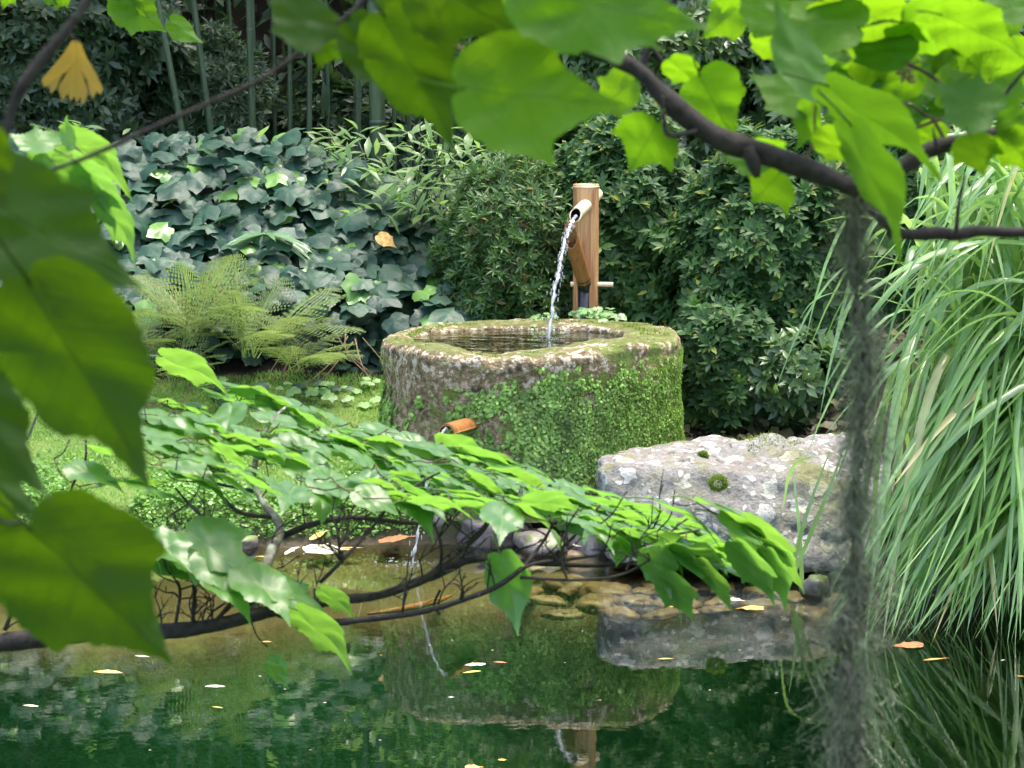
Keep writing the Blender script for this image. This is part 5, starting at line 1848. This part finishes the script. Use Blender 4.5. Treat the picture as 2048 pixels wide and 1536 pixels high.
ends = []
for i in range(225):
    u = (i + random.random()) / 225
    (ux, uy), (lx, ly) = band(u)
    v = random.random() if u > .12 else random.random() ** .8
    px, py = ux + (lx - ux) * v, uy + (ly - uy) * v
    Y = 4.15 - .65 * v + random.uniform(-.06, .06)
    az = random.gauss(-.2, .55)
    e = low_leaf(px - 45, py - 8, Y, az, random.uniform(.12, .46), random.uniform(.066, .116), random.gauss(.20, .26), random.gauss(.28 if u > .4 else .10, .30), random.choice((0, 1, 2, 3, 4, 5, 6, 7)), random.uniform(.72, .95))
    ends.append(e)
for (px, py) in ((290, 1050), (330, 1070), (370, 1090), (400, 1060), (430, 1105), (480, 1110), (520, 1135), (300, 1090), (450, 1150), (340, 1120), (560, 1160), (250, 1040)):
    ends.append(low_leaf(px - 30, py, 3.5 + random.uniform(-.06, .06), random.gauss(-.2, .5), random.uniform(.25, .6), random.uniform(.09, .13), random.gauss(.1, .2), random.gauss(-.2, .3)))
for (px, py, az, dip, L, tx, ty) in ((545, 1312, -.6, 1.3, .05, .6, -.6), (180, 890, .2, .3, .1, 0, .3), (200, 970, .4, .0, .1, .1, .4), (140, 930, -.3, .3, .09, .1, -.3), (255, 700 + 260, 0, .35, .1, .1, .1), (1395, 1000, -.1, .45, .12, .3, .2), (1440, 1030, -.2, .5, .12, .3, -.2), (1490, 1060, -.3, .6, .12, .4, .2), (1350, 1090, -.4, .7, .11, .3, -.2), (1290, 1130, -.4, .9, .1, .3, .2), (1300, 1000, 0, .4, .12, .2, .1)):
    ends.append(low_leaf(px, py, 3.55, az, dip, L, tx, ty))
for (bx, by, tx_, ty_, Y, dy, ro, wd, k) in ((1000, 1110, 1042, 1255, 3.45, .15, 15, .8, 3), (590, 1222, 722, 1325, 3.4, .2, 55, .7, 1), (1470, 1085, 1560, 1200, 3.5, .1, 55, .8, 2), (1395, 1120, 1470, 1220, 3.5, .1, 60, .7, 4), (1530, 1100, 1580, 1215, 3.5, .2, 45, .7, 5),
                                            (1480, 1035, 1612, 1165, 3.55, .15, 52, .8, 0), (640, 1180, 720, 1230, 3.45, .2, 55, .8, 1), (1330, 1150, 1390, 1235, 3.5, .2, 35, .8, 2), (1300, 1095, 1345, 1190, 3.5, .2, 20, .9, 5), (530, 1330, 582, 1368, 3.4, .1, 45, .8, 3), (320, 715, 470, 765, 4.0, .1, 60, .8, 1)):
    leaf(t, MLOW, bx, by, tx_, ty_, Y, dy, ro, wd, k)
# bare forked twigs under the canopy
for i in range(90):
    q = random.choice([n_ for n_ in nodes if n_.z < P(600, 1040, n_.y).z])
    px_ = 1024 + q.x / q.y * F_PX
    d = Vector((random.uniform(-.4, .9), random.uniform(-.4, .4), random.uniform(.15, .8))).normalized()
    L = random.uniform(.05, .12)
    tips = []
    pth = [q]
    for k_ in range(4):
        d = (d + Vector((random.gauss(0, .3), random.gauss(0, .2), random.gauss(0.02, .2)))).normalized()
        pth.append(pth[-1] + d * L / 4)
    mb = MB(); mb.tube(smooth_path([tuple(p_) for p_ in pth], 3), [.0017 - .0009 * k_ / 12 for k_ in range(13)], 5)
    for k_ in (1, 2, 3):
        d2 = (d + Vector((random.gauss(0, .8), random.gauss(0, .4), random.gauss(0, .6)))).normalized()
        e2 = pth[k_] + d2 * L * random.uniform(.2, .45)
        mb.tube([tuple(pth[k_]), tuple(pth[k_].lerp(e2, .5) + Vector((0, 0, .003))), tuple(e2)], [.0011, .0009, .0006], 5)
    part('bare_twig', mb.mesh('bare_twig', M['bark']), t)
# twigs: every leaf stalk is joined to the nearest wood
ends.sort(key=lambda e: min((e - q).length for q in nodes))
for e in ends:
    q = min(nodes, key=lambda s: (e - s).length + .3 * max(0, s.z - e.z))
    d = (e - q).length
    if d < .004: continue
    mid = q.lerp(e, .5) + Vector((random.uniform(-.1, .1) * d, random.uniform(-.1, .1) * d, -.10 * d))
    r0 = .0010 + .004 * min(.5, d)
    mb = MB(); sp = smooth_path([tuple(q), tuple(mid), tuple(e)], 4)
    mb.tube(sp, [r0 + (.0011 - r0) * i / (len(sp) - 1) for i in range(len(sp))], 5)
    part('twig', mb.mesh('twig', M['bark' if random.random() < .6 else 'twig_red']), t)
    nodes += [Vector(s) for s in sp[2::2]]

# ------------------------------------------------------------------ hanging moss
def hanging_moss():
    Y = 2.2
    t = thing('hanging_moss', 'grey green beard moss hanging from the dark branch over the pond', 'moss', tuple(P(1720, 378, Y)))
    ctr = [(1720, 372, 12), (1716, 430, 44), (1712, 520, 60), (1722, 620, 66), (1726, 720, 80), (1718, 820, 84), (1716, 920, 92), (1714, 1020, 100), (1712, 1120, 108), (1708, 1220, 116), (1698, 1320, 122), (1692, 1420, 132), (1690, 1540, 140), (1688, 1640, 120), (1685, 1720, 40)]
    q = []
    for (px, py, w_) in ctr:
        v = P(px + random.uniform(-9, 9), py, Y); q.append((v.x, v.y, v.z, w_ * random.uniform(.78, 1.2) / 2 / (F_PX / Y)))
    sp = smooth_path(q, 10)
    for i in range(4):
        mb = MB()
        pts = [Vector(s[:3]) + Vector((noise.noise((k * .11, i * 5, 0)), noise.noise((k * .11, i * 5, 9)), 0)) * s[3] * .75 + Vector((-.15 * s[3], 0, 0)) for k, s in enumerate(sp)]
        rad = [s[3] * (.07 + .18 * abs(noise.noise((k * .4, i, 3)))) + .0006 for k, s in enumerate(sp)]
        mb.tube(pts, rad, 7)
        part('moss_core', mb.mesh('moss_core', M['lichen_dark']), t)
    rg = np.random.default_rng(4)
    for nm, mt, n, spread in (('moss_strands', 'lichen', 15000, .60), ('dark_strands', 'lichen_dark', 4200, .40)):
        VV, FF, off = [], [], 0
        for i in range(n):
            s = sp[int(rg.beta(1.25, 1.0) * (len(sp) - 1))]
            R_ = s[3]
            a = rg.uniform(0, 6.28); r = abs(rg.normal()) * spread * R_
            p = Vector(s[:3]) + Vector((math.cos(a) * r, math.sin(a) * r, rg.normal() * .01))
            if noise.noise((p.x * 55, p.y * 55, p.z * 26)) < -.06 + .14 * rg.normal(): continue
            d = Vector((math.cos(a) * .5 + rg.normal() * .8, math.sin(a) * .5 + rg.normal() * .8, -.55 + rg.normal() * .6)).normalized()
            L = rg.uniform(.010, .040)
            w_ = rg.uniform(.00022, .00056)
            m = 6
            side = Vector((rg.normal(), rg.normal(), rg.normal() * .3)).normalized()
            c1, c2 = rg.normal() * 2.0, rg.normal() * 2.0
            o2 = d.cross(side)
            for k in range(m + 1):
                V0 = p
                wv = w_ * (1 - .6 * k / m)
                VV += [tuple(V0 - side * wv), tuple(V0 + side * wv + o2 * wv)]
                if k:
                    b = off + (k - 1) * 2
                    FF.append((b, b + 1, b + 3, b + 2))
                d = (d + side * c1 / m * 1.3 + o2 * c2 / m * 1.3 + Vector((0, 0, -.12))).normalized()
                p = p + d * (L / m)
            off += (m + 1) * 2
        part(nm, mesh_np(nm, VV, FF, M[mt]), t, kind='stuff')
    # a few loose curls
    for i in range(14):
        s = sp[random.randrange(15, len(sp) - 10)]
        p = Vector(s[:3]) + Vector((random.uniform(-1.2, 1.2) * s[3], -s[3] * .6, 0))
        pts = [tuple(p + Vector((.006 * math.sin(k * 1.1 + i), .004 * math.cos(k * .9 + i), -k * .005))) for k in range(7)]
        mb = MB(); mb.tube(smooth_path(pts, 3), .0007, 5)
        part('curl', mb.mesh('curl', M['lichen']), t)


hanging_moss()
mb = MB()
mb.tube(smooth_path([tuple(P(1001, 280, 6.0)), tuple(P(1004, 322, 6.0)), tuple(P(1008, 330, 6.0)), tuple(P(1012, 345, 6.0)), tuple(P(1006, 362, 6.0))], 6), .0016, 5)
mb.tube(smooth_path([tuple(P(1003, 322, 6.0)), tuple(P(1000, 335, 6.0)), tuple(P(1010, 355, 6.0))], 6), .0013, 5)

# ------------------------------------------------------------------ fallen and floating leaves
FL = [tpl_maple(30 + s, .5, .75, .35, 0.0) for s in range(3)] + [tpl_lance(.28, .01, .04)]
fl_mesh = {}


def fallen(px, py, wpx, kind, mat, label, z=.004, rot=None, lift=.0, group=None):
    key = (kind, mat)
    if key not in fl_mesh: fl_mesh[key] = mesh_np('fallen_leaf', *FL[kind], M[mat])
    p = W(px, py, z)
    L = wpx / (F_PX / p.y)
    a = random.choice((0, math.pi)) + random.uniform(-.35, .35) if rot is None else rot
    ax = Vector((math.cos(a), math.sin(a), lift))
    single('fallen_leaf', fl_mesh[key], label, 'leaf', M4(p - Vector((ax.x, ax.y, 0)) * L * .5, ax, Vector((random.gauss(0, .06), random.gauss(0, .06), 1)), L), group)


fallen(950, 1328, 40, 0, 'litter_pale', 'white leaf floating above the basin reflection, upper of two')
fallen(944, 1343, 42, 3, 'litter_yellow', 'narrow cream leaf floating just below the white leaf')
fallen(902, 1394, 15, 3, 'litter_pale', 'tiny pale leaf floating left of the basin reflection centre')
fallen(1006, 1519, 18, 0, 'litter_yellow', 'pale yellow leaf floating near the bottom edge')
fallen(948, 1534, 34, 1, 'litter_orange', 'orange leaf cut by the bottom edge')
fallen(1866, 1318, 46, 3, 'litter_orange', 'long orange leaf floating before the grass clump')
fallen(1890, 1316, 18, 3, 'litter_orange', 'short orange leaf right of the long floating leaf')
fallen(2006, 1320, 12, 3, 'litter_pale', 'tiny pale leaf floating at the right among reflections')
fallen(2042, 1352, 20, 3, 'litter_orange', 'small orange leaf floating at the right edge')
fallen(1815, 1290, 60, 1, 'litter_brown', 'dull pinkish brown leaf at the foot of the grass')
fallen(1472, 1199, 32, 1, 'litter_pale', 'pale curled leaf on the wet stones before the boulder', .02)
fallen(1500, 1215, 52, 2, 'litter_orange', 'ochre leaf lying in the shallows before the boulder', .006)
fallen(1345, 1213, 16, 3, 'litter_yellow', 'tiny yellow leaf in the shallows left of the ochre leaf')
fallen(285, 1312, 36, 3, 'litter_pale', 'narrow white leaf floating below the near leaf tip', .012)
fallen(62, 1411, 34, 3, 'litter_pale', 'narrow white leaf floating at lower left')
fallen(533, 1283, 26, 3, 'litter_orange', 'small pinkish leaf floating left of the dark reflection')
fallen(215, 1343, 70, 3, 'litter_yellow', 'long straw floating at left below the low branch')
fallen(435, 1414, 28, 3, 'litter_yellow', 'thin yellow leaf floating in the dark water at left')
fallen(430, 1372, 44, 3, 'litter_pale', 'faint long straw floating left of centre')
fallen(204, 1288, 14, 3, 'litter_yellow', 'tiny yellow leaf floating under the low branch')
fallen(1330, 1317, 36, 3, 'litter_orange', 'thin straw floating on the boulder reflection')
fallen(1000, 1324, 30, 3, 'litter_brown', 'thin brown straw floating right of the white leaf')
fallen(762, 1310, 10, 3, 'litter_orange', 'tiny orange leaf floating at the left of the basin reflection')
fallen(640, 1077, 40, 0, 'litter_yellow', 'round yellow leaf lying on the stone at the waterline', .05, .3, .5)
fallen(655, 1098, 90, 1, 'litter_pale', 'pale leaf lying flat on the water by the bank', .006)
fallen(585, 1106, 30, 2, 'litter_pale', 'bright white curled leaf on the water below the grey stone', .012, .2, .5)
fallen(700, 1095, 60, 3, 'litter_orange', 'tan leaf lying across the pale leaf at the bank', .012)
fallen(795, 1083, 70, 1, 'litter_brown', 'red brown curled leaf at the waterline left of the trickle', .025, .1, .2)
fallen(505, 1084, 22, 0, 'litter_orange', 'orange yellow leaf at the waterline beside the brown stone', .012)
fallen(475, 1083, 16, 0, 'litter_orange', 'small orange leaf on the low brown stone', .03)
fallen(530, 1113, 40, 3, 'litter_yellow', 'long yellow leaf floating left of the white curled leaf')
fallen(1160, 1090, 26, 1, 'litter_pale', 'pale leaf among the dark stones under the basin', .03)
fallen(1100, 1078, 30, 0, 'litter_yellow', 'yellow leaf on the reddish stone under the basin', .06)
fallen(205, 957, 24, 1, 'litter_pale', 'pale fallen leaf on the lawn behind the near leaf', .22)
fallen(125, 910, 36, 1, 'litter_brown', 'brown fallen leaf on the lawn at left', .26)
fallen(20, 843, 24, 0, 'litter_orange', 'orange fallen leaf on the lawn at the left edge', .36)
for (px, py) in ((1165, 1262), (985, 1300), (905, 1280), (1040, 1270), (760, 1480), (690, 1440), (1130, 1325), (570, 1378), (650, 1405), (620, 1500), (690, 1290), (400, 1458), (1552, 1386), (1420, 1380), (1725, 1450), (520, 1352), (1200, 1400), (1480, 1300), (300, 1500), (860, 1290)):
    fallen(px, py, random.uniform(5, 9), 3, 'litter_pale', 'tiny pale speck of leaf litter floating on the dark pond', group='leaf litter specks on the water')
p = P(756, 470, 11.75)
single('fallen_leaf', mesh_np('fallen_leaf', *FL[1], M['litter_orange']), 'orange brown leaf caught on the ivy', 'leaf', M4(p, Vector((.8, -.3, -.5)), Vector((0, -.8, .6)), .11))
p = P(640, 590, 11.6)
# lichen thread hanging under the largest top leaf
single('lichen_thread', mb.mesh('lichen_thread', M['lichen']), 'thin pale thread hanging below the largest top leaf', 'lichen')
